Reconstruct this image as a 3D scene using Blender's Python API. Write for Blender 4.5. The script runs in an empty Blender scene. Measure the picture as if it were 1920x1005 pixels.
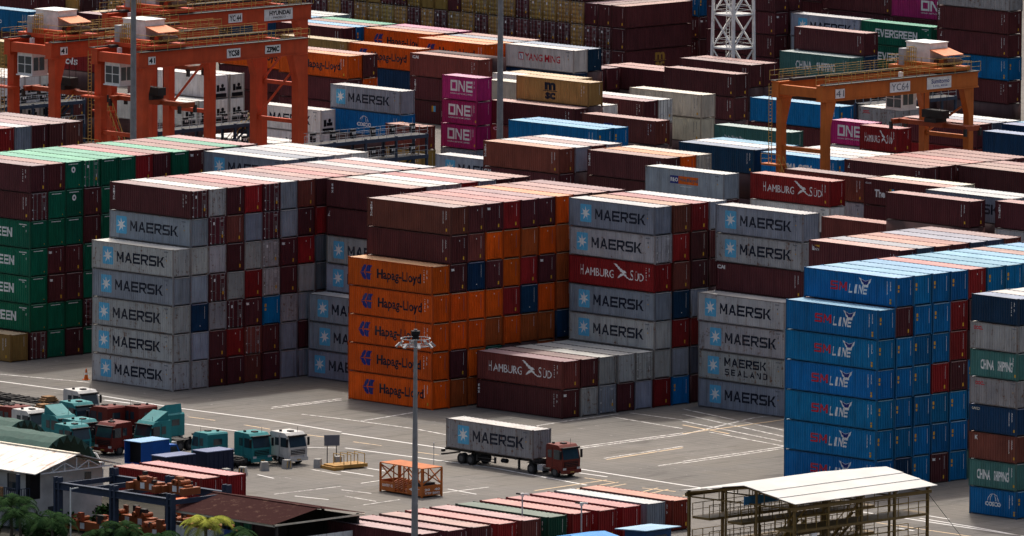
import bpy, bmesh, math, random
from mathutils import Vector, Matrix
random.seed(7)
sc = bpy.context.scene
C = sc.collection
# ------------------------------------------------------------------ camera, sky, sun, exposure
cam_d = bpy.data.cameras.new('camera'); cam = bpy.data.objects.new('camera', cam_d); C.objects.link(cam)
cam_d.sensor_width = 36.0; cam_d.lens = 391.68; cam_d.clip_start = 20.0; cam_d.clip_end = 6000.0
cam.matrix_world = (Matrix.Translation((800.0, -770.0, 146.863)) @ Matrix.Rotation(math.radians(45.3442), 4, 'Z')
                    @ Matrix.Rotation(math.radians(90 - 6.8160), 4, 'X') @ Matrix.Rotation(math.radians(0.3313), 4, 'Z'))
sc.camera = cam
SUN = Vector((-8.5, 8.2, 20.3)).normalized()
sun_el = math.asin(SUN.z)
wd = bpy.data.worlds.new('World'); sc.world = wd; wd.use_nodes = True
nt = wd.node_tree; sky = nt.nodes.new('ShaderNodeTexSky'); sky.sky_type = 'NISHITA'; sky.sun_disc = False
sky.sun_elevation = sun_el; sky.sun_rotation = math.atan2(SUN.x, SUN.y)
sky.air_density = 1.0; sky.dust_density = 9.0; sky.ozone_density = 0.4
bg = nt.nodes['Background']; nt.links.new(sky.outputs[0], bg.inputs[0]); bg.inputs[1].default_value = 0.15
sd = bpy.data.lights.new('sun', 'SUN'); sd.energy = 2.6; sd.angle = math.radians(3.0); sd.color = (1.0, 0.955, 0.89)
so = bpy.data.objects.new('sun', sd); C.objects.link(so)
so.rotation_euler = (-SUN).to_track_quat('-Z', 'Y').to_euler(); so.location = (0, 0, 200)
vs = sc.view_settings; vs.view_transform = 'Standard'; vs.look = 'None'; vs.gamma = 1.0; vs.use_curve_mapping = False
vs.exposure = 0.22

# ------------------------------------------------------------------ mesh helpers
class MB:
    def __init__(s): s.v = []; s.f = []
    def quad(s, *p):
        n = len(s.v); s.v += [tuple(q) for q in p]; s.f.append(tuple(range(n, n + len(p)))); return s
    poly = quad
    def box(s, x0, x1, y0, y1, z0, z1):
        n = len(s.v)
        s.v += [(x0,y0,z0),(x1,y0,z0),(x1,y1,z0),(x0,y1,z0),(x0,y0,z1),(x1,y0,z1),(x1,y1,z1),(x0,y1,z1)]
        s.f += [tuple(n+i for i in t) for t in ((3,2,1,0),(4,5,6,7),(0,1,5,4),(1,2,6,5),(2,3,7,6),(3,0,4,7))]; return s
    def beam(s, a, b, w=.2, h=None, up=(0,0,1)):
        a = Vector(a); b = Vector(b); d = (b - a).normalized(); u = Vector(up)
        if abs(d.dot(u)) > .97: u = Vector((0,1,0))
        r = d.cross(u).normalized() * (w/2); u = r.cross(d).normalized() * ((h or w)/2)
        n = len(s.v)
        for p in (a, b): s.v += [tuple(p - r - u), tuple(p + r - u), tuple(p + r + u), tuple(p - r + u)]
        s.f += [tuple(n+i for i in t) for t in ((0,1,2,3),(7,6,5,4),(0,4,5,1),(1,5,6,2),(2,6,7,3),(3,7,4,0))]; return s
    def cyl(s, a, b, r, n=10, r2=None):
        a = Vector(a); b = Vector(b); d = (b - a).normalized()
        u = Vector((0,0,1)) if abs(d.z) < .9 else Vector((1,0,0))
        x = d.cross(u).normalized(); y = d.cross(x); k = len(s.v)
        for p, q in ((a, r), (b, r if r2 is None else r2)):
            for i in range(n):
                t = 2*math.pi*i/n; s.v.append(tuple(p + (x*math.cos(t) + y*math.sin(t))*q))
        for i in range(n): j = (i+1) % n; s.f.append((k+i, k+n+i, k+n+j, k+j))
        s.f.append(tuple(k+i for i in range(n))); s.f.append(tuple(k+2*n-1-i for i in range(n))); return s
    def prism(s, pts, a, b, axis='y'):
        n = len(s.v); m = len(pts)
        mk = {'y': lambda p, t: (p[0], t, p[1]), 'x': lambda p, t: (t, p[0], p[1]), 'z': lambda p, t: (p[0], p[1], t)}[axis]
        for t in (a, b): s.v += [mk(p, t) for p in pts]
        s.f.append(tuple(range(n, n+m))); s.f.append(tuple(range(n+2*m-1, n+m-1, -1)))
        for i in range(m): j = (i+1) % m; s.f.append((n+j, n+i, n+m+i, n+m+j))
        return s
    def mesh(s, name='mesh'):
        me = bpy.data.meshes.new(name); me.from_pydata(s.v, [], s.f)
        bm = bmesh.new(); bm.from_mesh(me); bmesh.ops.recalc_face_normals(bm, faces=bm.faces); bm.to_mesh(me); bm.free()
        return me
def link(name, me, mat=None, parent=None, loc=None, rz=None, col=None):
    if mat is not None and not me.materials: me.materials.append(mat)
    o = bpy.data.objects.new(name, me); C.objects.link(o)
    if parent: o.parent = parent
    if loc: o.location = loc
    if rz: o.rotation_euler = (0, 0, rz)
    if col: o.color = col
    return o
def obj(name, mb, mat, parent=None, loc=None, rz=None, col=None):
    return link(name, mb.mesh(name), mat, parent, loc, rz, col)
def tag(o, label, cat, group=None):
    o['label'] = label; o['category'] = cat
    if group: o['group'] = group
    return o
def thing(name, label, cat, loc=(0,0,0), rz=0, group=None):
    o = bpy.data.objects.new(name, None); C.objects.link(o); o.location = loc; o.rotation_euler = (0,0,rz)
    o.empty_display_size = .3
    return tag(o, label, cat, group)

# ------------------------------------------------------------------ materials
def new_mat(name):
    m = bpy.data.materials.new(name); m.use_nodes = True
    return m, m.node_tree, m.node_tree.nodes['Principled BSDF']
def N(t, typ, **kw):
    n = t.nodes.new(typ)
    for k, v in kw.items():
        if isinstance(k, str) and k.startswith('i_'): n.inputs[int(k[2:])].default_value = v
        else: setattr(n, k, v)
    return n
def mixrgb(t, fac, a, b, mode='MIX'):
    n = t.nodes.new('ShaderNodeMix'); n.data_type = 'RGBA'; n.blend_type = mode
    for sock, val in ((n.inputs[0], fac), (n.inputs[6], a), (n.inputs[7], b)):
        if hasattr(val, 'links') or hasattr(val, 'is_linked'): t.links.new(val, sock)
        elif isinstance(val, (int, float)): sock.default_value = val
        else: sock.default_value = (*val, 1)
    return n.outputs[2]
def ramp(t, src, a, b, c0=(0,0,0,1), c1=(1,1,1,1)):
    n = t.nodes.new('ShaderNodeValToRGB'); n.color_ramp.elements[0].position = a; n.color_ramp.elements[1].position = b
    n.color_ramp.elements[0].color = c0; n.color_ramp.elements[1].color = c1; t.links.new(src, n.inputs[0]); return n.outputs[0]
def noise(t, vec, scale, detail=4, rough=.55, mapping=None):
    if mapping:
        m = t.nodes.new('ShaderNodeMapping'); m.inputs[3].default_value = mapping; t.links.new(vec, m.inputs[0]); vec = m.outputs[0]
    n = t.nodes.new('ShaderNodeTexNoise'); n.inputs['Scale'].default_value = scale; n.inputs['Detail'].default_value = detail
    n.inputs['Roughness'].default_value = rough; t.links.new(vec, n.inputs['Vector']); return n.outputs[0]
def mth(t, op, a, b=None):
    n = t.nodes.new('ShaderNodeMath'); n.operation = op
    for i, v in enumerate((a, b)):
        if v is None: continue
        if isinstance(v, (int, float)): n.inputs[i].default_value = v
        else: t.links.new(v, n.inputs[i])
    return n.outputs[0]
def paint_mat(name, rust=1.0, rough=.5, streak=(2.2, 2.2, .25), fixed=None, dirt=.5, attr=False):
    m, t, b = new_mat(name)
    oi = t.nodes.new('ShaderNodeObjectInfo'); tc = t.nodes.new('ShaderNodeTexCoord')
    add = t.nodes.new('ShaderNodeVectorMath'); add.operation = 'ADD'; sc_ = t.nodes.new('ShaderNodeVectorMath'); sc_.operation = 'SCALE'
    cmb = t.nodes.new('ShaderNodeCombineXYZ')
    for i in range(3): t.links.new(oi.outputs['Random'], cmb.inputs[i])
    t.links.new(cmb.outputs[0], sc_.inputs[0]); sc_.inputs['Scale'].default_value = 173.0
    t.links.new(tc.outputs['Object'], add.inputs[0]); t.links.new(sc_.outputs[0], add.inputs[1])
    vec = add.outputs[0]
    col = oi.outputs['Color'] if fixed is None else None
    alpha = oi.outputs['Alpha'] if fixed is None else .5
    n1 = noise(t, vec, .55, 5); n2 = noise(t, vec, 1.0, 6, .62, streak); n3 = noise(t, vec, 2.6, 8, .68)
    base = col if col is not None else fixed
    if attr:
        at = t.nodes.new('ShaderNodeAttribute'); at.attribute_name = 'ccol'; base = at.outputs['Color']; alpha = at.outputs['Alpha']
    v1 = ramp(t, n1, .25, .75, (.78,.78,.80,1), (1.14,1.12,1.10,1))
    c1 = mixrgb(t, 1.0, base, v1, 'MULTIPLY')
    d = mth(t, 'MULTIPLY', ramp(t, n2, .44, .72), dirt)
    c2 = mixrgb(t, d, c1, mixrgb(t, 1.0, c1, (.42, .36, .30), 'MULTIPLY'))
    # rust: grows with the wear carried in the object's alpha
    nr = mth(t, 'ADD', mth(t, 'MULTIPLY', n3, .72), mth(t, 'MULTIPLY', n2, .30))
    thr = mth(t, 'SUBTRACT', nr, mth(t, 'SUBTRACT', .82, mth(t, 'MULTIPLY', alpha, .26)))
    rm = mth(t, 'MULTIPLY', ramp(t, mth(t, 'MULTIPLY', thr, 14.0), 0.0, .9), .85*rust)
    c3 = mixrgb(t, rm, c2, mixrgb(t, n1, (.055, .022, .012), (.20, .075, .03)))
    t.links.new(c3, b.inputs['Base Color'])
    rr = mth(t, 'ADD', mth(t, 'MULTIPLY', n2, .25), rough - .12); t.links.new(rr, b.inputs['Roughness'])
    b.inputs['Specular IOR Level'].default_value = .18
    return m
def ink_mat(name, col):
    m, t, b = new_mat(name); oi = t.nodes.new('ShaderNodeObjectInfo'); tc = t.nodes.new('ShaderNodeTexCoord')
    n = noise(t, tc.outputs['Object'], 1.6, 7, .66, (1.5, 1.5, .5)); f = mth(t, 'MULTIPLY', ramp(t, n, .42, .70), mth(t, 'ADD', mth(t, 'MULTIPLY', oi.outputs['Random'], .30), .03))
    c = mixrgb(t, f, col, (.20, .20, .20)); t.links.new(c, b.inputs['Base Color']); b.inputs['Roughness'].default_value = .6; b.inputs['Specular IOR Level'].default_value = .12
    return m
def flat_mat(name, col, rough=.6, metal=0, var=.25, scale=1.5, emis=None):
    m, t, b = new_mat(name)
    tc = t.nodes.new('ShaderNodeTexCoord'); n1 = noise(t, tc.outputs['Object'], scale, 5)
    c = mixrgb(t, 1.0, col, ramp(t, n1, .25, .75, (1-var,1-var,1-var,1), (1+var*.6,1+var*.6,1+var*.6,1)), 'MULTIPLY')
    t.links.new(c, b.inputs['Base Color']); b.inputs['Roughness'].default_value = rough; b.inputs['Metallic'].default_value = metal; b.inputs['Specular IOR Level'].default_value = .5 if rough < .3 else .15
    return m
PAINT = paint_mat('container_paint')
ROOFP = paint_mat('container_roof_paint', rust=.8, rough=.55, streak=(.35, 1.2, 1.0), dirt=.16)
PAINT_A = paint_mat('container_paint_merged', attr=True); ROOFP_A = paint_mat('container_roof_paint_merged', rust=.8, rough=.55, streak=(.35, 1.2, 1.0), dirt=.16, attr=True)
STEEL = paint_mat('painted_steel', rust=.55, rough=.5, dirt=.3)
M = {}
for k, c, r in (('white',(.72,.72,.70),.5),('black',(.008,.008,.010),.6),('navyink',(.006,.009,.022),.6),('skyblue',(.10,.40,.62),.5),('hlblue',(.014,.028,.18),.5),
                ('red',(.50,.015,.03),.5),('yellow',(.55,.30,.03),.6),('gold',(.36,.20,.03),.5),('greyink',(.10,.11,.14),.5),('orange',(.62,.12,.012),.5),('glass',(.02,.035,.045),.12),
                ('rubber',(.018,.018,.018),.8),('galv',(.36,.37,.38),.45),('darksteel',(.035,.033,.032),.6),('rodgrey',(.22,.21,.21),.5),('tarp',(.03,.075,.062),.7),('cream',(.6,.55,.44),.6),
                ('navysteel',(.032,.046,.075),.6),('yellowsteel',(.20,.13,.035),.6),('rustred',(.22,.065,.028),.7),('concrete',(.34,.33,.31),.9),('wood',(.23,.13,.06),.8),('chrome',(.5,.5,.5),.25),
                ('safety',(.42,.27,.07),.5),('bronze',(.06,.035,.03),.7)):
    M[k] = ink_mat(k + '_ink', c) if k in ('navyink','skyblue','hlblue','red','greyink','gold') else flat_mat(k + '_paint', c, r)
M['letter'] = ink_mat('letter_white', (.74,.74,.72)); M['rim'] = flat_mat('wheel_rim', (.07,.07,.07), .6); M['mastgrey'] = flat_mat('mast_grey', (.21,.215,.22), .5); M['offwhite'] = flat_mat('offwhite_sheet', (.47,.465,.445), .6, 0, .12, .4)
# ------------------------------------------------------------------ ground
def ground_mat():
    m, t, b = new_mat('yard_pavement')
    tc = t.nodes.new('ShaderNodeTexCoord'); g = tc.outputs['Object']
    a = noise(t, g, .035, 6, .6); s1 = noise(t, g, .22, 8, .65); s2 = noise(t, g, 1.1, 6, .6, (.12, 1.0, 1)); s3 = noise(t, g, 3.5, 4, .6)
    c = mixrgb(t, ramp(t, a, .36, .64), (.116, .110, .102), (.172, .161, .147))
    c = mixrgb(t, mth(t, 'MULTIPLY', ramp(t, s1, .5, .72), .5), c, (.105, .10, .095))
    c = mixrgb(t, mth(t, 'MULTIPLY', ramp(t, s2, .56, .74), .42), c, (.075, .072, .07))
    c = mixrgb(t, mth(t, 'MULTIPLY', ramp(t, s3, .60, .72), .18), c, (.32, .30, .27))
    s4 = noise(t, g, .5, 7, .7, (1.0, .22, 1)); c = mixrgb(t, mth(t, 'MULTIPLY', ramp(t, s4, .54, .66), .6), c, (.062, .058, .054))
    s5 = noise(t, g, .9, 8, .75, (.5, 1.6, 1)); c = mixrgb(t, mth(t, 'MULTIPLY', ramp(t, s5, .625, .67), .6), c, (.46, .44, .41))
    s6 = noise(t, g, .07, 3, .5); c = mixrgb(t, mth(t, 'MULTIPLY', ramp(t, s6, .52, .56), .35), c, (.13, .118, .10))
    # slab joints
    br = t.nodes.new('ShaderNodeTexBrick'); br.offset = 0; br.inputs['Scale'].default_value = .2; br.inputs['Mortar Size'].default_value = .006
    br.inputs['Color1'].default_value = br.inputs['Color2'].default_value = (1,1,1,1); br.inputs['Mortar'].default_value = (.6,.6,.6,1)
    t.links.new(g, br.inputs['Vector']); c = mixrgb(t, 1.0, c, br.outputs[0], 'MULTIPLY')
    t.links.new(c, b.inputs['Base Color']); b.inputs['Roughness'].default_value = .85; b.inputs['Specular IOR Level'].default_value = .12
    return m
gm = MB(); gm.quad((-2600,-1400,0),(1400,-1400,0),(1400,2600,0),(-2600,2600,0))
ground = obj('ground', gm, ground_mat()); ground['kind'] = 'structure'
def worn_mat(name, col, keep=.42):
    m, t, b = new_mat(name); tc = t.nodes.new('ShaderNodeTexCoord')
    n = noise(t, tc.outputs['Object'], 1.4, 7, .7)
    c = mixrgb(t, ramp(t, n, keep - .06, keep + .08), (.20, .19, .18), col); t.links.new(c, b.inputs['Base Color']); b.inputs['Roughness'].default_value = .75
    return m
LW = worn_mat('line_white', (.62,.61,.59), .36); LY = worn_mat('line_yellow', (.58,.42,.24), .40); LF = worn_mat('line_faded', (.60,.58,.55), .48)
def lane(x0, y0, x1, y1, w=.16, mat=None, name='lane_line', z=.004):
    d = Vector((x1-x0, y1-y0, 0)); n = Vector((-d.y, d.x, 0)).normalized()*(w/2)
    a = Vector((x0,y0,z)); b = Vector((x1,y1,z)); q = MB(); q.quad(a-n, b-n, b+n, a+n)
    return obj(name, q, mat or LW, ground)
LINES = [('W',0.22,-40.3,-13.9,-29.9,-13.6), ('W',0.22,-29.9,-13.6,-25.4,-13.8), ('W',0.22,-25.4,-13.8,-12.2,-14.6), ('W',0.22,-12.2,-14.6,0.2,-14), ('W',0.22,0.2,-14,11.9,-14.9), ('W',0.22,12.6,-15.5,27.9,-15.7), ('W',0.22,46.7,-16.3,61.2,-17), ('W',0.22,61.2,-17,106.6,-18), ('W',0.3,-21.7,-15.9,-18,-15.6), ('W',0.2,-14.5,-21.8,-12.3,-21.8), ('W',0.2,-3.7,-22.3,4.6,-22), ('W',0.2,20.6,-22.7,29.7,-22.3), ('W',0.2,29.7,-22.3,40.3,-21.9), ('W',0.2,40.3,-21.9,55.1,-23.8), ('W',0.2,48.6,-18.3,52.4,-18.3), ('Y',0.16,-6.5,-18.4,-2.8,-18.2), ('Y',0.16,1.6,-18.4,5.7,-18.7), ('Y',0.16,10,-18.9,13.8,-18.7), ('Y',0.16,17.9,-19,21.8,-18.9), ('Y',0.16,26.9,-19.6,30.5,-19.5), ('Y',0.16,51.4,-20.4,55.9,-20.5), ('F',0.2,-43.8,-10.1,-32.9,-7.7), ('F',0.2,-0.4,-8.6,4.7,-8), ('F',0.2,4.7,-8,14.7,-7.8), ('F',0.2,14.7,-7.8,21.1,-8.7), ('F',0.2,-6.3,-7.1,-6.4,2.6), ('F',0.2,-5.6,-7.9,-5.6,1.9), ('F',0.2,7.3,-7.8,6.1,1), ('F',0.2,21.6,2.7,20.9,8.4), ('F',0.2,20.9,8.4,20.7,15.1), ('F',0.2,35.4,-5.1,35.1,9.7), ('F',0.2,36.3,-5.8,35.9,8.8), ('Y',0.2,43.7,-9.7,42.7,1.9), ('F',0.2,42.9,-9.2,41.9,2.7), ('F',0.2,50.2,-9.1,50,-5.5), ('F',0.2,21.9,13,32.7,12), ('F',0.2,20.9,16.5,28.2,16.6), ('F',0.2,22.4,22.6,40.4,18.5), ('F',0.2,25.2,19.7,43.6,15.2), ('F',0.2,28.8,16,46,12.5), ('F',0.2,36.4,12.1,48.6,10.1), ('F',0.2,36,8.7,31.9,23), ('F',0.2,31.9,23,31.9,27.4), ('Y',0.2,35.5,9.2,34.9,24.3), ('F',0.2,50.5,-6,49.7,8.9), ('F',0.2,49.6,-5.1,48.8,9.9), ('Y',0.2,30.9,13.9,38.6,12.6), ('W',0.18,28.5,-30.8,35.2,-31.3), ('W',0.18,32.3,-34.4,36.9,-34.6), ('W',0.16,48.1,-35.5,52.5,-36), ('F',0.16,41.7,-43.4,45.4,-43), ('F',0.16,39.7,-38.9,39.5,-35.8), ('F',0.16,50.5,-49,50.2,-43.9), ('F',0.16,45,-46.1,49.6,-46.4), ('F',0.16,49.6,-39.3,49.8,-31.7), ('W',0.16,28.7,-42.1,31.6,-42.7), ('F',0.16,39.6,-50.2,39.9,-41.7), ('F',0.16,29.4,-35.7,34.1,-36.2), ('W',0.16,41.8,-49.6,45.7,-48.9), ('W',0.16,17.1,-25.7,20.1,-23.3), ('Y',0.16,54.5,-30.2,53.9,-19.9), ('Y',0.16,56.7,-29.7,55.7,-20.1), ('Y',0.16,58.5,-29.4,57.1,-20.5), ('Y',0.16,62.1,-23.6,61.1,-20.2), ('Y',0.16,63.4,-24,62.4,-20.1), ('Y',0.16,60.1,-21.3,64,-20.7), ('Y',0.18,66.6,-22.4,66.9,-17.4), ('W',0.2,88.2,-14.6,94.3,-15), ('W',0.2,92,-16.6,99.5,-17.1), ('W',0.2,99.5,-17.1,106.2,-18), ('Y',0.16,91.3,-21.7,103.8,-21.8), ('W',0.2,95,-22.9,97.3,-23)]
for k_, w_, xa, ya, xb, yb in LINES:
    lane(xa, ya, xb, yb, w_*1.35, {'W': LW, 'Y': LY, 'F': LF}[k_], {'W': 'white_line', 'Y': 'yellow_line', 'F': 'faded_line'}[k_], .004 if k_ != 'Y' else .008)
# ------------------------------------------------------------------ container kit
W = 2.438; DEP = .062; PER = .31
def prof(x, L):
    t = ((x + L/2 - .17) % PER) / PER
    if t < .25: return 0.0
    if t < .5: return DEP*(t-.25)/.25
    if t < .75: return DEP
    return DEP*(1 - (t-.75)/.25)
def breaks(L):
    x0 = -L/2 + .17; n = int((L - .34)/PER)
    xs = [x0 + PER*(i + k) for i in range(n) for k in (0, .25, .5, .75)] + [x0 + PER*n, L/2 - .17]
    return xs
K = {}
def cached(key, fn):
    if key not in K: K[key] = fn()
    return K[key]
def m_side(L, h):
    q = MB(); xs = breaks(L); pts = [(x, -W/2 + .014 + (prof(x, L) if 0 < i < len(xs)-1 else 0)) for i, x in enumerate(xs)]
    for (xa, ya), (xb, yb) in zip(pts, pts[1:]): q.quad((xa,ya,.15),(xb,yb,.15),(xb,yb,h-.11),(xa,ya,h-.11))
    return q.mesh('side_wall')
def m_end(L, h):
    q = MB(); y0 = -W/2 + .16; n = 9; p = (W - .32)/n; pts = []
    for i in range(n):
        pts += [(y0 + p*i, 0), (y0 + p*(i+.3), 0), (y0 + p*(i+.5), .085), (y0 + p*(i+.8), .085)]
    pts.append((y0 + p*n, 0))
    for (ya, da), (yb, db) in zip(pts, pts[1:]): q.quad((L/2-.03-da,ya,.16),(L/2-.03-db,yb,.16),(L/2-.03-db,yb,h-.13),(L/2-.03-da,ya,h-.13))
    return q.mesh('end_wall')
def m_roof(L, h):
    q = MB(); n = int((L-.3)/.55); p = (L-.3)/n; pts = []
    for i in range(n): pts += [(-L/2+.15+p*i, 0), (-L/2+.15+p*(i+.35), 0), (-L/2+.15+p*(i+.5), .022), (-L/2+.15+p*(i+.85), .022)]
    pts.append((L/2-.15, 0))
    for (xa, da), (xb, db) in zip(pts, pts[1:]): q.quad((xa,-W/2+.05,h-.045-da),(xb,-W/2+.05,h-.045-db),(xb,W/2-.05,h-.045-db),(xa,W/2-.05,h-.045-da))
    for s in (-1, 1): q.box(s*L/2-.155 if s > 0 else -L/2+.02, L/2-.02 if s > 0 else -L/2+.155, -W/2+.05, W/2-.05, h-.09, h-.05)
    return q.mesh('roof_panel')
def m_frame(L, h):
    q = MB()
    for sx in (-1, 1):
        for sy in (-1, 1):
            x0, x1 = sorted((sx*L/2, sx*(L/2-.165))); y0, y1 = sorted((sy*W/2, sy*(W/2-.155)))
            q.box(x0 + (.006 if sx < 0 else 0), x1 - (.006 if sx > 0 else 0), y0 + .006*(sy < 0), y1 - .006*(sy > 0), .115, h-.115)
            for z0, z1 in ((0, .118), (h-.118, h)): q.box(x0 if sx < 0 else x0-.012, x1 if sx > 0 else x1+.012, y0, y1, z0, z1)
    for sy in (-1, 1):
        y0, y1 = sorted((sy*(W/2-.012), sy*(W/2-.07)))
        q.box(-L/2+.17, L/2-.17, y0, y1, .07, .152); q.box(-L/2+.17, L/2-.17, y0, y1, h-.112, h-.035)
    for sx in (-1, 1):
        x0, x1 = sorted((sx*(L/2-.05), sx*(L/2-.13)))
        q.box(x0, x1, -W/2+.155, W/2-.155, .10, .165); q.box(x0, x1, -W/2+.155, W/2-.155, h-.135, h-.06)
    q.box(-L/2+.15, L/2-.15, -W/2+.08, W/2-.08, .10, .145)
    return q.mesh('frame')
def m_door(L, h):
    q = MB(); x = L/2 - .06; q.box(x, x+.025, -W/2+.155, -.008, .17, h-.14)
    for i in range(5):
        z = .17 + (h-.31)*(i+.5)/5; q.box(x+.025, x+.05, -W/2+.2, -.06, z-.05-.16, z+.05+.11)
    for z in (.4, 1.1, 1.8, 2.4): q.box(x+.02, x+.062, -W/2+.12, -W/2+.2, z-.05, z+.05)
    return q.mesh('door')
def m_rods(L, h):
    q = MB()
    for y in (-.86, -.34): q.box(L/2+.0, L/2+.03, y-.022, y+.022, .08, h-.06)
    for y in (-.86, -.34):
        q.box(L/2+.005, L/2+.05, y-.06, y+.06, .9, .98); q.box(L/2+.005, L/2+.045, y-.05, y+.05, 2.0, 2.05)
        q.box(L/2+.005, L/2+.04, y-.07, y+.07, .1, .2); q.box(L/2+.005, L/2+.04, y-.07, y+.07, h-.2, h-.1)
    q.box(L/2+.01, L/2+.045, -.86, -.45, 1.12, 1.15)
    return q.mesh('lock_rod')
# ---- lettering
def outline(txt, bold=0.0, shear=0.0, spacing=1.0):
    cu = bpy.data.curves.new('txt', 'FONT'); cu.body = txt; cu.size = 1; cu.offset = bold; cu.shear = shear; cu.resolution_u = 2; cu.space_character = spacing
    o = bpy.data.objects.new('txt', cu); me = bpy.data.meshes.new_from_object(o)
    v = [(p.co.x, p.co.y) for p in me.vertices]; f = [tuple(p.vertices) for p in me.polygons]
    bpy.data.objects.remove(o); bpy.data.curves.remove(cu); bpy.data.meshes.remove(me); return v, f
def fit(vf, x0, x1, z0, z1):
    v, f = vf; a = min(p[0] for p in v); b = max(p[0] for p in v); c = min(p[1] for p in v); d = max(p[1] for p in v)
    return [(x0 + (p[0]-a)/(b-a)*(x1-x0), z0 + (p[1]-c)/(d-c)*(z1-z0)) for p in v], f
def text(mat, txt, x0, x1, z0, z1, bold=0.0, shear=0.0, layer=0, spacing=1.0):
    v, f = fit(outline(txt, bold, shear, spacing), x0, x1, z0, z1); return (mat, v, f, layer)
def polys(mat, lst, layer=0):
    v = []; f = []
    for p in lst: f.append(tuple(range(len(v), len(v)+len(p)))); v += list(p)
    return (mat, v, f, layer)
def rect(x0, x1, z0, z1): return [(x0,z0),(x1,z0),(x1,z1),(x0,z1)]
def bar(a, b, w):
    d = Vector((b[0]-a[0], b[1]-a[1])).normalized(); n = Vector((-d.y, d.x))*(w/2); a = Vector(a); b = Vector(b)
    return [tuple(a-n), tuple(b-n), tuple(b+n), tuple(a+n)]
GL = {  # blocky capitals, unit box, stroke .2
 'M': [rect(0,.2,0,1), rect(.8,1,0,1), [(.2,1),(0.0,1),(.40,.25),(.6,.25)], [(.8,1),(1.0,1),(.6,.25),(.4,.25)]],
 'A': [[(0,0),(.22,0),(.6,1),(.4,1)], [(.78,0),(1,0),(.6,1),(.4,1)], rect(.24,.76,.22,.40)],
 'E': [rect(0,.22,0,1), rect(.22,1,0,.2), rect(.22,.92,.4,.6), rect(.22,1,.8,1)],
 'R': [rect(0,.22,0,1), rect(.22,.9,.8,1), rect(.78,1,.5,.92), rect(.22,.86,.36,.55), [(.45,.36),(.7,.36),(1.02,0),(.75,0)]],
 'S': [rect(.08,1,.8,1), rect(0,.22,.5,.92), rect(.08,.92,.4,.6), rect(.78,1,.08,.5), rect(0,.92,0,.2)],
 'K': [rect(0,.22,0,1), [(.22,.42),(.45,.42),(1,1),(.72,1)], [(.3,.55),(.5,.68),(1.03,0),(.75,0)]],
 'L': [rect(0,.2,0,1), rect(.2,.95,0,.2)], 'N': [rect(0,.2,0,1), rect(.8,1,0,1), [(0,1),(.24,1),(1,0),(.76,0)]],
 'D': [rect(0,.2,0,1), rect(.2,.85,.82,1), rect(.2,.85,0,.18), rect(.8,1,.1,.9)],
 'I': [rect(.25,.75,0,1)], 'V': [[(0,1),(.24,1),(.62,0),(.38,0)], [(.76,1),(1,1),(.62,0),(.38,0)]], 'G': [rect(.1,1,.8,1), rect(0,.24,.08,.92), rect(.1,1,0,.2), rect(.78,1,.1,.55), rect(.5,.9,.38,.55)],
 'O': [rect(0,.2,0,1), rect(.8,1,0,1), rect(.2,.8,.8,1), rect(.2,.8,0,.2)]}
def blocks(mat, word, x0, x1, z0, z1, gap=.16, slant=0, k0=0):
    n = len(word); w = (x1-x0)/(n + gap*(n-1)); out = []
    for i, ch in enumerate(word):
        ox = x0 + i*w*(1+gap)
        for k, p in enumerate(GL[ch]): out.append((mat, [(ox + a*w + slant*b*(z1-z0), z0 + b*(z1-z0)) for a, b in p], [tuple(range(len(p)))], k + k0))
    return out
def star(cx, cz, R, r, n=7):
    return [(cx + (R if i % 2 == 0 else r)*math.sin(math.pi*i/n), cz + (R if i % 2 == 0 else r)*math.cos(math.pi*i/n)) for i in range(2*n)]
def star_box(L, h):
    x0, x1, z0, z1 = .105*L, .235*L, .20*h, .82*h; c = .08; cx, cz = (x0+x1)/2, (z0+z1)/2
    sp = star(cx, cz, .72, .27)
    return [polys('skyblue', [[(x0+c,z0),(x1-c,z0),(x1,z0+c),(x1,z1-c),(x1-c,z1),(x0+c,z1),(x0,z1-c),(x0,z0+c)]], 0)] + \
           [polys('letter', [[(cx,cz), sp[i], sp[(i+1) % 14]]], 2) for i in range(14)]
def L_maersk(L, h): return {'emblem': star_box(L, h), 'lettering': blocks('navyink', 'MAERSK', .28*L, .865*L, .33*h, .70*h)}
def L_sealand(L, h): return {'emblem': star_box(L, h), 'lettering': blocks('navyink', 'MAERSK', .30*L, .78*L, .53*h, .83*h) + blocks('navyink', 'SEALAND', .305*L, .79*L, .22*h, .44*h, .5)}
def L_hapag(L, h):
    x0, x1, z0, z1 = .145*L, .285*L, .27*h, .78*h; w = x1-x0; H = z1-z0; P = lambda *p: [(x0+a*w, z0+b*H) for a, b in p]
    return {'emblem': [polys('hlblue', [P((.30,1),(.55,1),(.32,.52),(.0,.45))]), polys('hlblue', [P((.0,.42),(.34,.48),(.55,.0),(.30,.0))]),
                       polys('hlblue', [P((.62,1),(1.0,1),(.82,.62),(.98,.58),(.40,.52))]), polys('hlblue', [P((.40,.47),(.98,.42),(.86,.33),(.86,.0),(.60,.0))])],
            'lettering': [text('navyink', 'Hapag-Lloyd', .345*L, .865*L, .25*h, .69*h, .028)]}
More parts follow.
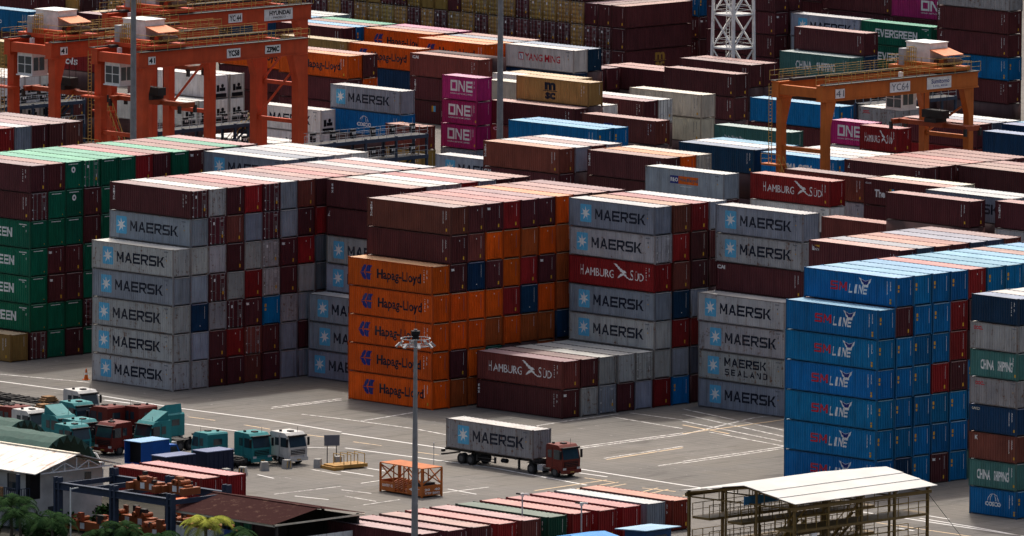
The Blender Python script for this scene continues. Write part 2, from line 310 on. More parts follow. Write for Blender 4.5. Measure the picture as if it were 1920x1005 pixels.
def L_sm(L, h):
    def tail(s, k, mat):
        c = (.5, .45); P = lambda *q: [((.612 + .108*(c[0]+(a-c[0])*s))*L, (.63 + .21*(c[1]+(b-c[1])*s))*h) for a, b in q]
        return [polys(mat, [P((0,1),(.25,.78),(.5,.62),(.5,.25),(.15,.4))], k), polys(mat, [P((1,1),(.85,.4),(.5,.25),(.5,.62),(.75,.78))], k), polys(mat, [P((.18,.36),(.82,.36),(.68,0),(.32,0))], k+1)]
    return {'lettering': blocks('red', 'SM', .285*L, .465*L, .37*h, .66*h, .12, .06) + blocks('letter', 'LINE', .482*L, .68*L, .32*h, .62*h, .14, .2),
            'emblem': tail(1.25, 3, 'letter') + tail(.85, 6, 'hlblue')}
def L_hsud(L, h):
    y = .36*h; B = lambda *p: [(a*L, b*h) for a, b in p]
    return {'lettering': [text('letter', 'H', .137*L, .172*L, .35*h, .71*h, .0), text('letter', 'AMBURG', .19*L, .525*L, .35*h, .63*h, .0), text('letter', 'S', .715*L, .755*L, .35*h, .70*h, 0, 0, 2), text('letter', 'ÜD', .77*L, .87*L, .35*h, .68*h, 0, 0, 2)],
            'emblem': [polys('letter', [B((.525,.86),(.55,.87),(.60,.73),(.665,.60),(.65,.56),(.60,.62),(.565,.74))], 1), polys('letter', [B((.60,.62),(.655,.66),(.67,.58),(.635,.54))], 2),
                       polys('letter', [B((.57,.36),(.585,.47),(.61,.54),(.65,.55),(.675,.50),(.63,.48))], 3), polys('letter', [B((.65,.55),(.69,.42),(.735,.36),(.71,.35),(.67,.42),(.635,.52))], 4)]}
def L_one(L, h):
    a, b = (.19, .81) if L < 8 else (.42, .80)
    sm = text('letter', 'OCEAN NETWORK EXPRESS', a*L, b*L, .24*h, .30*h, .01)
    return {'lettering': blocks('letter', 'ONE', a*L, b*L, .37*h, .82*h, .14) + [sm]}
def L_msc(L, h, mat='navyink'): return {'lettering': [text(mat, 'm', .42*L, .57*L, .52*h, .84*h, .05), polys(mat, [rect(.40*L,.59*L,.47*h,.50*h)]), text(mat, 'sc', .425*L, .565*L, .14*h, .43*h, .05)]}
def L_mscg(L, h): return L_msc(L, h, 'gold')
def L_ever(L, h): return {'lettering': blocks('letter', 'EVERGREEN', .20*L, .79*L, .36*h, .70*h, .10)}
def L_china(L, h):
    a, b = (.17, .84) if L < 8 else (.20, .76)
    m = (a + b)/2 - .03
    return {'lettering': [text('letter', 'CHINA', a*L, (m-.02)*L, .30*h, .66*h, .03), text('letter', 'SHIPPING', (m+.05)*L, b*L, .30*h, .66*h, .03)]}
def L_cosco(L, h):
    cx, cz = .5*L, .56*h; R = .115*L if L < 8 else .06*L; out = []
    for rr in (1.0, .55):
        for i in range(12):
            a0 = math.pi*i/12; a1 = math.pi*(i+1)/12
            out.append(polys('letter', [[(cx+R*rr*math.cos(a0)*(1), cz+R*math.sin(a0)), (cx+R*rr*math.cos(a1), cz+R*math.sin(a1)), (cx+(R*rr-.06)*math.cos(a1), cz+(R-.06)*math.sin(a1)), (cx+(R*rr-.06)*math.cos(a0), cz+(R-.06)*math.sin(a0))]], 1))
    k = .165 if L < 8 else .10
    return {'emblem': out, 'lettering': [text('letter', 'COSCO', (.5-k)*L, (.5+k)*L, .36*h, .53*h, .05)]}
def L_oocl(L, h): return {'lettering': [text('red', 'OOCL', .12*L, .31*L, .72*h, .85*h, .06)]}
def L_yang(L, h):
    x0, x1, z0, z1 = .195*L, .262*L, .37*h, .70*h; xm = (x0+x1)/2
    return {'emblem': [polys('red', [rect(x0,x1,z0,z1)], 0), polys('letter', [rect(x0+.08,x1-.08,z0+.08,z1-.16)], 2), polys('hlblue', [[(x0+.14,z1-.18),(x0+.3,z1-.18),(xm+.04,z0+.45),(xm+.04,z0+.1),(xm-.04,z0+.1),(xm-.04,z0+.45)]], 4)],
            'lettering': [text('red', 'YANG MING', .285*L, .80*L, .36*h, .68*h, .02)]}
def L_triton(L, h):
    return {'lettering': [text('letter', c, .042*L, .062*L, (.79-.085*i)*h, (.86-.085*i)*h, .03) for i, c in enumerate('TRITON')]}
def L_texv(L, h): return {'lettering': [text('letter', c, .04*L, .06*L, (.76-.12*i)*h, (.85-.12*i)*h, .03) for i, c in enumerate('tex')]}
def L_cai(L, h): return {'lettering': [text('letter', 'CAI', .035*L, .125*L, .76*h, .90*h, .05)]}
def L_pon(L, h):
    return {'emblem': [polys('hlblue', [rect(.34*L,.45*L,.44*h,.74*h)], 0), polys('orange', [rect(.45*L,.70*L,.44*h,.74*h)], 0)],
            'lettering': [text('letter', 'P&O', .35*L, .44*L, .51*h, .67*h, .03, 0, 3), text('greyink', 'Nedlloyd', .46*L, .69*L, .50*h, .68*h, .03, 0, 3), text('letter', 'www.ponl.com', .47*L, .61*L, .32*h, .38*h, .01)]}
def L_rcl(L, h): return {'lettering': [polys('hlblue', [rect(.30*L,.42*L,.62*h,.70*h)], 0), text('yellow', 'RCL', .28*L, .44*L, .28*h, .56*h, .05, .2, 1)]}
def L_the(L, h): return {'lettering': [text('letter', 'The', .13*L, .26*L, .32*h, .62*h, .04), text('letter', 'Factory', .46*L, .80*L, .30*h, .62*h, .03), text('letter', 'cai.com', .02*L, .09*L, .80*h, .88*h, .01)],
                         'emblem': [polys('yellow', [rect(.315*L,.345*L,.45*h,.68*h)], 0), polys('skyblue', [rect(.345*L,.375*L,.45*h,.68*h)], 0), polys('letter', [rect(.33*L,.37*L,.22*h,.42*h)], 0)]}
def L_fac(L, h): return {'lettering': [text('letter', 'Factory', .46*L, .80*L, .30*h, .62*h, .03)], 'emblem': [polys('yellow', [rect(.315*L,.345*L,.55*h,.80*h)], 0), polys('skyblue', [rect(.345*L,.375*L,.55*h,.80*h)], 0)]}
def L_way(L, h): return {'lettering': [text('letter', 'On the Way to New', .16*L, .42*L, .42*h, .62*h, .01)]}
def L_uni(L, h): return {'lettering': [text('letter', 'la', .035*L, .06*L, .66*h, .84*h, .03), text('letter', 'NTA', .07*L, .115*L, .66*h, .74*h, .01)], 'emblem': [polys('yellow', [[(.06*L,.84*h),(.12*L,.86*h),(.12*L,.77*h)]], 0)]}
def L_z(L, h): return {'lettering': [polys('letter', [bar((.05*L,.72*h),(.068*L,.86*h),.08)]), polys('letter', [rect(.045*L,.07*L,.68*h,.71*h)], 1)]}
def L_caico(L, h): return {'lettering': [text('cream', 'CAICO', .05*L, .22*L, .80*h, .90*h, .04)]}
def L_k(L, h): return {'lettering': [text('letter', 'K', .12*L, .19*L, .72*h, .88*h, .06)]}
def L_rose(L, h): return {'emblem': [polys('skyblue', [star(.06*L, .62*h, .16, .13, 8)])]}
def L_cma(L, h): return {'lettering': [text('letter', 'CMA CGM', .28*L, .66*L, .35*h, .66*h, .05)]}
def L_nyk(L, h): return {'lettering': [text('navyink', 'NYK', .5*L, .8*L, .3*h, .7*h, .05)]}
def L_mitsui(L, h): return {'lettering': [text('letter', 'mols', .30*L, .62*L, .25*h, .6*h, .02, .1)]}
LOGO = dict(M=L_maersk, B=L_sealand, H=L_hapag, S=L_sm, U=L_hsud, O=L_one, C=L_msc, G=L_mscg, E=L_ever, N=L_china, K=L_cosco, L=L_oocl, Y=L_yang, T=L_triton, X=L_texv, A=L_cai, P=L_pon, R=L_rcl, Q=L_the, F=L_fac, W=L_way, I=L_uni, Z=L_z, J=L_caico, V=L_k, D=L_rose, c=L_cma, y=L_nyk, o=L_mitsui)
LOOK = dict(M='star-badged', B='two-line star-badged', H='blue-chevron-marked', S='red-and-white lettered', U='bird-marked', O='block-lettered', C='two-line lettered', G='gold-lettered', E='white-lettered', N='white-lettered', K='globe-marked', L='red-lettered', Y='red-lettered', P='orange-and-navy badged', R='yellow-lettered', Q='slogan-lettered')
def build_print(parts, L, h):
    mats = []; me = bpy.data.meshes.new('lettering'); bm = bmesh.new(); lay = bm.faces.layers.int.new('k')
    for mat, v, f, k in parts:
        if mat not in mats: mats.append(mat)
        vs_ = [bm.verts.new((p[0] - L/2, 0, p[1])) for p in v]
        for t in f:
            try: fc = bm.faces.new([vs_[i] for i in t])
            except ValueError: continue
            fc.material_index = mats.index(mat); fc[lay] = k
    xs = [v.co.x for v in bm.verts]; a, b = min(xs), max(xs)
    for x in breaks(L):
        if a < x < b: bmesh.ops.bisect_plane(bm, geom=bm.verts[:] + bm.edges[:] + bm.faces[:], dist=1e-5, plane_co=(x,0,0), plane_no=(1,0,0))
    bmesh.ops.split_edges(bm, edges=[e for e in bm.edges if len({f[lay] for f in e.link_faces}) > 1])
    for v in bm.verts:
        k = v.link_faces[0][lay] if v.link_faces else 0
        v.co.y = -W/2 + .014 + prof(v.co.x, L) - .004 - .0015*k
    for f in bm.faces:
        f.normal_update()
        if f.normal.y > 0: f.normal_flip()
    bm.to_mesh(me); bm.free()
    for k in mats: me.materials.append(M[k])
    return me
def print_meshes(fl, L, h): return cached(('logo', fl, round(L,2), round(h,2)), lambda: {k: build_print(v, L, h) for k, v in LOGO[fl](L, h).items()})
def rects_mesh(lst, plane, L):   # small stencils: (mat, a0, a1, z0, z1) on the -Y side (plane 's') or the +X end (plane 'e')
    mats = []; q = MB(); idx = []
    for mat, a0, a1, z0, z1 in lst:
        if mat not in mats: mats.append(mat)
        if plane == 's': y = -W/2 + .008; q.quad((a0,y,z0),(a1,y,z0),(a1,y,z1),(a0,y,z1))
        else: x = L/2 - .022; q.quad((x,a0,z0),(x,a1,z0),(x,a1,z1),(x,a0,z1))
        idx.append(mats.index(mat))
    me = q.mesh('stencils')
    for k in mats: me.materials.append(M[k])
    for p, i in zip(me.polygons, idx): p.material_index = i
    return me
def m_sstencil(L, h, dark, var):
    rnd = random.Random(var*7 + 1); ink = 'white' if dark else 'greyink'; o = []
    for col, (xa, top, n) in enumerate(((.90 if L > 8 else .84, .84, 13), (.935 if L > 8 else .90, .84, 9))):
        x = -L/2 + xa*L
        for i in range(n):
            if rnd.random() < .2 and var % 2: continue
            z = top*h - i*.10; o.append((ink, x, x + rnd.choice((.07, .09, .12)), z-.06, z))
    if var == 0: o.append(('yellow', -L/2+.935*L, -L/2+.935*L+.2, .14*h, .24*h))
    if var == 2: o.append(('yellow', -L/2+.93*L, -L/2+.93*L+.22, .10*h, .19*h)); o.append(('yellow', -L/2+.93*L, -L/2+.93*L+.22, .21*h, .27*h))
    if var == 3: o = [(ink, -L/2+.86*L+i*.13, -L/2+.86*L+i*.13+.09, .84*h, .88*h) for i in range(9)] + [(ink, -L/2+.90*L, -L/2+.93*L, .78*h, .80*h), (ink, -L/2+.945*L, -L/2+.95*L, .6*h, .68*h)]
    if var == 4: o = [(ink, -L/2+.89*L+i*.12, -L/2+.89*L+i*.12+.08, .86*h, .90*h) for i in range(5)] + [(ink, -L/2+.91*L, -L/2+.92*L, .70*h, .76*h), ('yellow', -L/2+.915*L, -L/2+.925*L, .56*h, .60*h)]
    return rects_mesh(o, 's', L)
def m_estencil(L, h, kind, var):
    rnd = random.Random(var*13 + 5); o = []; ink = 'greyink' if kind in 'mwcW' else 'white'
    if kind == 'g': o = [('white', -.72+i*.17, -.72+i*.17+.12, h-.33, h-.24) for i in range(8)] + [('yellow', .72, .80, .35, .47)]
    elif kind == 'o': o = [('white', -.05, .04, .80*h, .84*h), ('greyink', .62, .66, .35*h, .86*h)]
    elif kind == 'u':
        o = [('yellow', -.95, -.72, .62*h, .74*h), ('yellow', -.95, -.74, .50*h, .58*h)] + [('white', .78, .83, .86*h-i*.12-.08, .86*h-i*.12) for i in range(12)]
    else:
        n = rnd.choice((11, 13, 9)); o = [(ink, .66, .70, .88*h-i*.115-.08, .88*h-i*.115) for i in range(n)]
        if kind in 'brRq':
            if rnd.random() < .6: o.append(('yellow', .50, .68, .13*h, .25*h))
            else: o += [('yellow', .20, .29, .16*h, .22*h), ('yellow', .66, .73, .17*h, .22*h)]
            if rnd.random() < .6: o.append(('white', .0, .08, .78*h, .83*h))
        elif kind == 'n': o.append(('white', .0, .1, .2*h, .23*h))
    return rects_mesh(o, 'e', L)
def m_dstencil(L, h, var):
    rnd = random.Random(var*3+2); o = []; 
    def add(mat, a, b, c, d): o.append((mat, a, b, c, d))
    x = []
    add('white', -1.02, -.92, h-.45, h-.36); add('white', -1.02, -.90, .38*h, .42*h); add('white', .62, .72, .36*h, .47*h); add('white', -1.0, -.9, .07*h, .11*h); add('white', .8, .9, .10*h, .13*h)
    for i in range(6): add('white', .30+i*.1, .36+i*.1, h-.42, h-.36)
    for i in range(4): add('white', .40+i*.1, .46+i*.1, h-.55, h-.50)
    for i in range(5): add('rodgrey', .45, .8, .62*h-i*.14, .62*h-i*.14+.05)
    if var % 2: add('white', -.62, -.40, .72*h, .82*h)
    if var % 3 == 0: add('yellow', .55, .75, .25*h, .36*h)
    me = rects_mesh(o, 'e', L)
    for v in me.vertices: v.co.x += .045
    return me
def m_reefer_end(L, h):
    q = MB(); x = L/2-.03
    q.box(x-.02, x, -W/2+.15, W/2-.15, .16, h-.13); q.box(x, x+.03, -.95, .95, .25*h, .30*h); q.box(x, x+.03, -.95, .95, .62*h, .66*h)
    for a, b in ((-.6,-.3),(.1,.4),(.6,.8)): q.box(x, x+.02, a, b, .80*h, .88*h)
    return q.mesh('machinery_panel')
def m_reefer_fan(L, h):
    q = MB(); x = L/2-.03; q.box(x, x+.05, -.2, .7, .32*h, .46*h); q.box(x, x+.05, -.7, -.3, .30*h, .58*h); q.cyl((x,.25,.54*h),(x+.06,.25,.54*h),.22,12); q.box(x,x+.05,-.9,.9,.06*h,.22*h)
    return q.mesh('cooling_unit')
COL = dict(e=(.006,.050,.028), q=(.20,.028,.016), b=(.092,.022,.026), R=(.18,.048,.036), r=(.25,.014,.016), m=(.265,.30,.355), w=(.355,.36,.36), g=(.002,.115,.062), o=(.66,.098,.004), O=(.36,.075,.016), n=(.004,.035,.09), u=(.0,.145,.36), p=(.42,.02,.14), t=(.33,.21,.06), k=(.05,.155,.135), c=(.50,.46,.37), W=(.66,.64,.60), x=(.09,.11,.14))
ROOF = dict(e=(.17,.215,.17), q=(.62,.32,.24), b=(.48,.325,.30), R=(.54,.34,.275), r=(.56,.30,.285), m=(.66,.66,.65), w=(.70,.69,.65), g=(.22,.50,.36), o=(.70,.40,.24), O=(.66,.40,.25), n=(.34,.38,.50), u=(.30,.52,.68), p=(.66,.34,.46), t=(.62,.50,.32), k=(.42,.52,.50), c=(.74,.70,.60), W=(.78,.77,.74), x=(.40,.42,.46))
WEAR = dict(e=.2, q=.2, b=.15, R=.3, r=.2, m=.6, w=1.0, g=.2, o=.2, O=.55, n=.15, u=.2, p=.1, t=.3, k=.3, c=.2, W=.25, x=.3)
NAME = dict(e='dark green', q='salmon-roofed red', b='maroon', R='brown', r='red', m='blue-grey', w='pale-grey', g='green', o='orange', O='faded orange', n='navy', u='blue', p='magenta', t='tan', k='teal', c='cream', W='white', x='slate')
FILL = []; CNT = {}
DEMOTE = set(); HIDE = set(); MERGE = []
def ckey(X, Y, z): return '%d,%d,%d' % (round(X), round(Y), round(z))
def spec(tok, X, Y, z, L, h):
    """parts of one container: (name, mesh, material, colour, turn, index of parent part or None, x shift)"""
    ck = tok[0]; fl = tok[1:]
    rnd = random.Random((int(round(X*10))*7919 + int(round(Y*10))*104729 + int(round(z*10))*31) & 0xffffff)
    j = rnd.uniform(.80, 1.22); tint = [rnd.uniform(.97, 1.03) if ck in 'mwWc' else rnd.uniform(.92, 1.08) for _ in range(3)]
    col = tuple(min(1, a*j*t) for a, t in zip(COL[ck], tint)) + (max(0, min(1, WEAR[ck] + rnd.uniform(-.2, .25))),)
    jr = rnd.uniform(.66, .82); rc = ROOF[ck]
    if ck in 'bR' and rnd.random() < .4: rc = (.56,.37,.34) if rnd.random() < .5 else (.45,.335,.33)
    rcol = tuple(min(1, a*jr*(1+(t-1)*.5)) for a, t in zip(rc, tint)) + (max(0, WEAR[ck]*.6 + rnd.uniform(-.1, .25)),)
    k = (round(L,2), round(h,2)); S = []
    def P_(nm, me, mat, c=col, r=0, par=None, dx=0): S.append((nm, me, mat, c, r, par, dx)); return len(S)-1
    P_('frame', cached(('fr',)+k, lambda: m_frame(L,h)), PAINT, (col[0]*.62, col[1]*.58, col[2]*.56, min(1, col[3]+.35)))  # darker tint paints seam shade into the frame; raised alpha adds wear
    side = P_('side_wall', cached(('sd',)+k, lambda: m_side(L,h)), PAINT)
    side2 = P_('side_wall', cached(('sd',)+k, None), PAINT, r=1)
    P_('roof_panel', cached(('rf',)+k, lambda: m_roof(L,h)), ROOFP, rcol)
    P_('end_wall', cached(('en',)+k, lambda: m_end(L,h)), PAINT, r=1)
    if 'd' in fl:
        d1 = P_('door', cached(('dr',)+k, lambda: m_door(L,h)), PAINT); d2 = P_('door', cached(('dr2',)+k, lambda: mirror_mesh(cached(('dr',)+k, None))), PAINT)
        P_('lock_rod', cached(('rd',)+k, lambda: m_rods(L,h)), M['rodgrey'], par=d1); P_('lock_rod', cached(('rd2',)+k, lambda: mirror_mesh(cached(('rd',)+k, None))), M['rodgrey'], par=d2)
        v = rnd.randrange(4); P_('stencils', cached(('ds',v)+k, lambda: m_dstencil(L,h,v)), None, par=d2)
    elif 'f' in fl:
        e = P_('machinery_panel', cached(('re',)+k, lambda: m_reefer_end(L,h)), PAINT); P_('cooling_unit', cached(('rfan',)+k, lambda: m_reefer_fan(L,h)), M['black'], par=e)
    else:
        e = P_('end_wall', cached(('en',)+k, None), PAINT); v = rnd.randrange(4)
        P_('stencils', cached(('es',ck,v)+k, lambda: m_estencil(L,h,ck,v)), None, par=e)
        if 't' in fl: P_('lettering', cached(('tex',)+k, lambda: tex_mesh(L,h)), M['letter'], par=e)
        if 'l' in fl: P_('emblem', cached(('evl',)+k, lambda: ring_mesh(L,h)), M['letter'], par=e)
    if 's' not in fl:
        v = {'u':2, 'g':3, 'm':4, 'w':4, 'c':0, 'W':4}.get(ck, rnd.choice((0,1)))
        P_('stencils', cached(('ss',v,ck in 'mwcW')+k, lambda: m_sstencil(L,h,ck not in 'mwcW',v)), None, par=side)
    dx = rnd.choice((-1, 0, 0, 0, 1))*PER
    for f in fl:
        if f in LOGO:
            for nm, me in print_meshes(f, L, h).items(): P_(nm, me, None, par=('b' if False else side), dx=dx)
    return S
def container(tok, X, Y, z, L, h, label, group, rot=0, backlogo=False):
    key = ckey(X, Y, z)
    if rot: ctr = (X + W/2, Y + L/2, z); rz = -math.pi/2
    else: ctr = (X + L/2, Y + W/2, z); rz = 0
    jx = random.Random(key); ctr = (ctr[0] + jx.uniform(-.09, .09)*(1 if not rot else .2), ctr[1] + jx.uniform(-.02, .02), z)
    if key in HIDE:
        FILL.append((X, X + (W if rot else L), Y, Y + (L if rot else W), z, z + h)); return None
    S = spec(tok, X, Y, z, L, h)
    if backlogo: S = [(n, m, mt, c, 1 if n in ('lettering', 'emblem') else r, 2 if n in ('lettering', 'emblem') and p == 1 else p, -dx if n in ('lettering', 'emblem') else dx) for n, m, mt, c, r, p, dx in S]
    if key in DEMOTE:
        mt_ = Matrix.Translation(ctr) @ Matrix.Rotation(rz, 4, 'Z')
        for n, m, mat, c, r, p, dx in S:
            if mat is not None and not m.materials: m.materials.append(mat)
            MERGE.append((m, mt_ @ Matrix.Translation((dx, 0, 0)) @ (Matrix.Rotation(math.pi, 4, 'Z') if r else Matrix()), c))
        return None
    nm_ = 'reefer_container' if 'f' in tok[1:] else 'short_container' if L < 8 else 'shipping_container'
    root = thing(nm_, label, 'container', ctr, rz, group); made = []
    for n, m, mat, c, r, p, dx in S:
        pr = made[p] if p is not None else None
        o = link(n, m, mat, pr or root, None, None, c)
        turn = bool(r) != bool(p is not None and S[p][4])
        if turn: o.rotation_euler = (0, 0, math.pi)
        if dx: o.location = (dx, 0, 0) if not (p is not None and S[p][4]) else (-dx, 0, 0)
        if n == 'stencils': o['kind'] = 'stuff'
        made.append(o)
    return root
def merged(name):
    """joins the demoted boxes and the hidden ones into one object; colour and wear ride along as a colour attribute"""
    import numpy as np
    mats = []; V = []; LI = []; LS = []; MI = []; CO = []; nv = 0; cache = {}
    fb = MB()
    for b in FILL: fb.box(b[0]+.03, b[1]-.03, b[2]+.03, b[3]-.03, b[4]+.02, b[5]-.02)
    fm = fb.mesh(); fm.materials.append(PAINT); lst = MERGE + [(fm, Matrix(), (.06,.03,.03,.2))]
    for me, mx, c in lst:
        if me.name not in cache:
            v = np.empty(len(me.vertices)*3, 'f'); me.vertices.foreach_get('co', v); li = np.empty(len(me.loops), 'i'); me.loops.foreach_get('vertex_index', li)
            ls = np.empty(len(me.polygons), 'i'); me.polygons.foreach_get('loop_total', ls); mi = np.empty(len(me.polygons), 'i'); me.polygons.foreach_get('material_index', mi)
            cache[me.name] = (v.reshape(-1,3), li, ls, mi)
        v, li, ls, mi = cache[me.name]; A = np.array(mx)
        idx = []
        for m in me.materials:
            if m not in mats: mats.append(m)
            idx.append(mats.index(m))
        V.append(v @ A[:3,:3].T + A[:3,3]); LI.append(li + nv); LS.append(ls); MI.append(np.array(idx or [0])[mi]); CO.append(np.tile(np.array(c, 'f'), (len(v), 1))); nv += len(v)
    V = np.concatenate(V).astype('f'); LI = np.concatenate(LI).astype('i'); LS = np.concatenate(LS).astype('i'); MI = np.concatenate(MI).astype('i'); CO = np.concatenate(CO).astype('f')
    me = bpy.data.meshes.new(name); me.vertices.add(len(V)); me.vertices.foreach_set('co', V.ravel()); me.loops.add(len(LI)); me.loops.foreach_set('vertex_index', LI)
    st = np.concatenate(([0], np.cumsum(LS)[:-1])).astype('i'); me.polygons.add(len(LS)); me.polygons.foreach_set('loop_start', st); me.polygons.foreach_set('material_index', MI)
    a = me.attributes.new('ccol', 'FLOAT_COLOR', 'POINT'); a.data.foreach_set('color', CO.ravel()); me.update(calc_edges=True); me.validate()
    for m in mats: me.materials.append({PAINT: PAINT_A, ROOFP: ROOFP_A}.get(m, m))
    o = bpy.data.objects.new(name, me); C.objects.link(o); return o
def mirror_mesh(me):
    m2 = me.copy(); 
    for v in m2.vertices: v.co.y *= -1
    m2.flip_normals(); return m2
def tex_mesh(L, h):
    v, f = fit(outline('tex', .05), -1.0, -.55, .76*h, .87*h); me = bpy.data.meshes.new('lettering')
    me.from_pydata([(L/2-.02, a, b) for a, b in v], [], f); return me
def ring_mesh(L, h):
    q = MB(); n = 14
    for i in range(n):
        a = 2*math.pi*i/n; b = 2*math.pi*(i+1)/n
        q.quad(*[(L/2-.02, r*math.cos(t)-.05, .70*h + r*1.15*math.sin(t)) for r, t in ((.12,a),(.28,a),(.28,b),(.12,b))])
    return q.mesh('emblem')
ORD = ['first','second','third','fourth','fifth','sixth','seventh','eighth','ninth','tenth','eleventh','twelfth','thirteenth','fourteenth','fifteenth','sixteenth']
def stack(X, Y, w, rows, where, group, L=12.192, h=2.9, r0=0):
    """rows: one string of tokens (bottom to top) per row going back; '_' is a box nobody sees"""
    for r, s in enumerate(rows):
        for t, tok in enumerate(s.split()):
            y = Y + (r0 + r)*w; z = t*h
            if tok == '_': FILL.append((X - L, X, y, y + W, z, z + h)); continue
            lk = next((LOOK[f] for f in tok[1:] if f in LOOK), '')
            label = f"{lk+' ' if lk else ''}{NAME[tok[0]]} container, {ORD[t]} tier up, {ORD[r]} row back, {where}"
            container(tok, X - L, y, z, L, h, label, group)
def column(X, Y, s, where, group, L=12.192, h=2.9, rot=0, backlogo=False):
    toks = s.split(); n = len(toks)
    for t, tok in enumerate(toks):
        if tok == '_':
            FILL.append((X, X + (W if rot else L), Y, Y + (L if rot else W), t*h, (t+1)*h)); continue
        lk = next((LOOK[f] for f in tok[1:] if f in LOOK), '')
        top = 'topmost' if t == n-1 else ORD[n-1-t] + ' from top'
        container(tok, X, Y, t*h, L, h, f"{lk+' ' if lk else ''}{NAME[tok[0]]} container, {top}, {where}", group, rot, backlogo)
# boxes the camera barely or never sees: joined into one object of kind stuff
DEMOTE |= set('''-6,21,6 -21,19,17 -21,24,17 -21,22,17 -203,233,9 -6,21,14 -177,250,9 -21,29,17 65,14,17 -49,33,17 -6,21,12 -6,23,17 -49,28,17 -163,243,6 -6,26,17 -49,30,17 -6,28,17 -49,25,17 -194,217,3 -91,21,17 -34,14,12 -231,165,6 -34,18,17 -34,16,17 -34,28,17 -34,26,17 -34,21,17 -53,130,9 -62,25,17 -34,23,17 -62,27,17 -62,29,17 -39,113,6 -212,252,6 -200,233,6 -205,233,9 -34,14,14 -39,115,9 -34,14,9 -6,8,3 -34,11,0 -208,233,9 -34,11,3 -94,114,9 -205,233,6 -34,11,6 -203,233,6 -210,233,6 -94,116,9 -53,138,9 -208,233,6 -53,140,9 -210,233,9 -51,113,6 -214,146,3 -6,8,0 -213,233,6 -62,7,3 65,-4,0 65,16,17 -53,133,9 8,26,9 -185,163,3 -53,135,9 -213,233,9 -232,209,6 8,26,0 -9,94,12 -218,233,6 -223,233,6 -243,233,6 8,26,3 -258,196,6 -225,233,6 -230,233,6 -215,233,6 -62,7,9 8,26,6 -235,233,6 -62,10,14 -192,209,3 -212,252,3 -62,7,6 -189,242,3 -62,7,0 -99,183,3 -245,233,6 -163,231,6 -97,146,6 -164,250,9 -238,233,6 -240,233,6 -212,252,9 -189,256,9 -233,233,6 -215,233,9 -228,233,6 8,29,12 -168,185,6 -198,165,3 -198,165,9 -219,212,6 -218,233,9 -245,211,6 -219,215,6 -205,208,6 -62,10,12 -84,150,6 -97,148,6 4,89,9 8,29,14 65,19,17 -248,233,6 -220,233,6 -232,214,6 -232,212,6 -86,186,6 -205,214,6 -99,185,6 -205,211,6 -223,233,9 -99,188,6 -225,233,9 -145,160,3 -250,233,6 -84,148,6 -200,233,3 -220,233,9 -253,233,6 -143,165,6 -41,133,9 -168,182,6 -228,233,9 -84,145,6 -298,233,3 -189,244,12 -271,195,9 -230,233,9 -245,218,6 65,21,17 -185,166,6 -295,233,3 -186,222,3 -244,163,6 -233,233,9 -271,192,9 -41,135,9 65,6,14 -235,233,9 -293,233,3 -189,244,9 -252,172,6 -238,233,9 -6,18,3 65,6,0 -194,214,3 -6,11,3 65,6,3 -245,216,6 65,6,6 65,24,17 -255,233,6 65,6,9 -240,233,9 -189,244,6 -63,104,6 -175,243,6 -258,233,6 -300,233,3 -260,233,6 -243,233,9 -278,233,6 -205,233,12 -245,214,6 -244,163,3 -258,198,6 -275,233,6 -189,256,12 -270,233,3 -245,233,9 -290,233,3 -273,233,6 -258,201,6 -86,188,6 -263,233,6 -273,233,3'''.split())
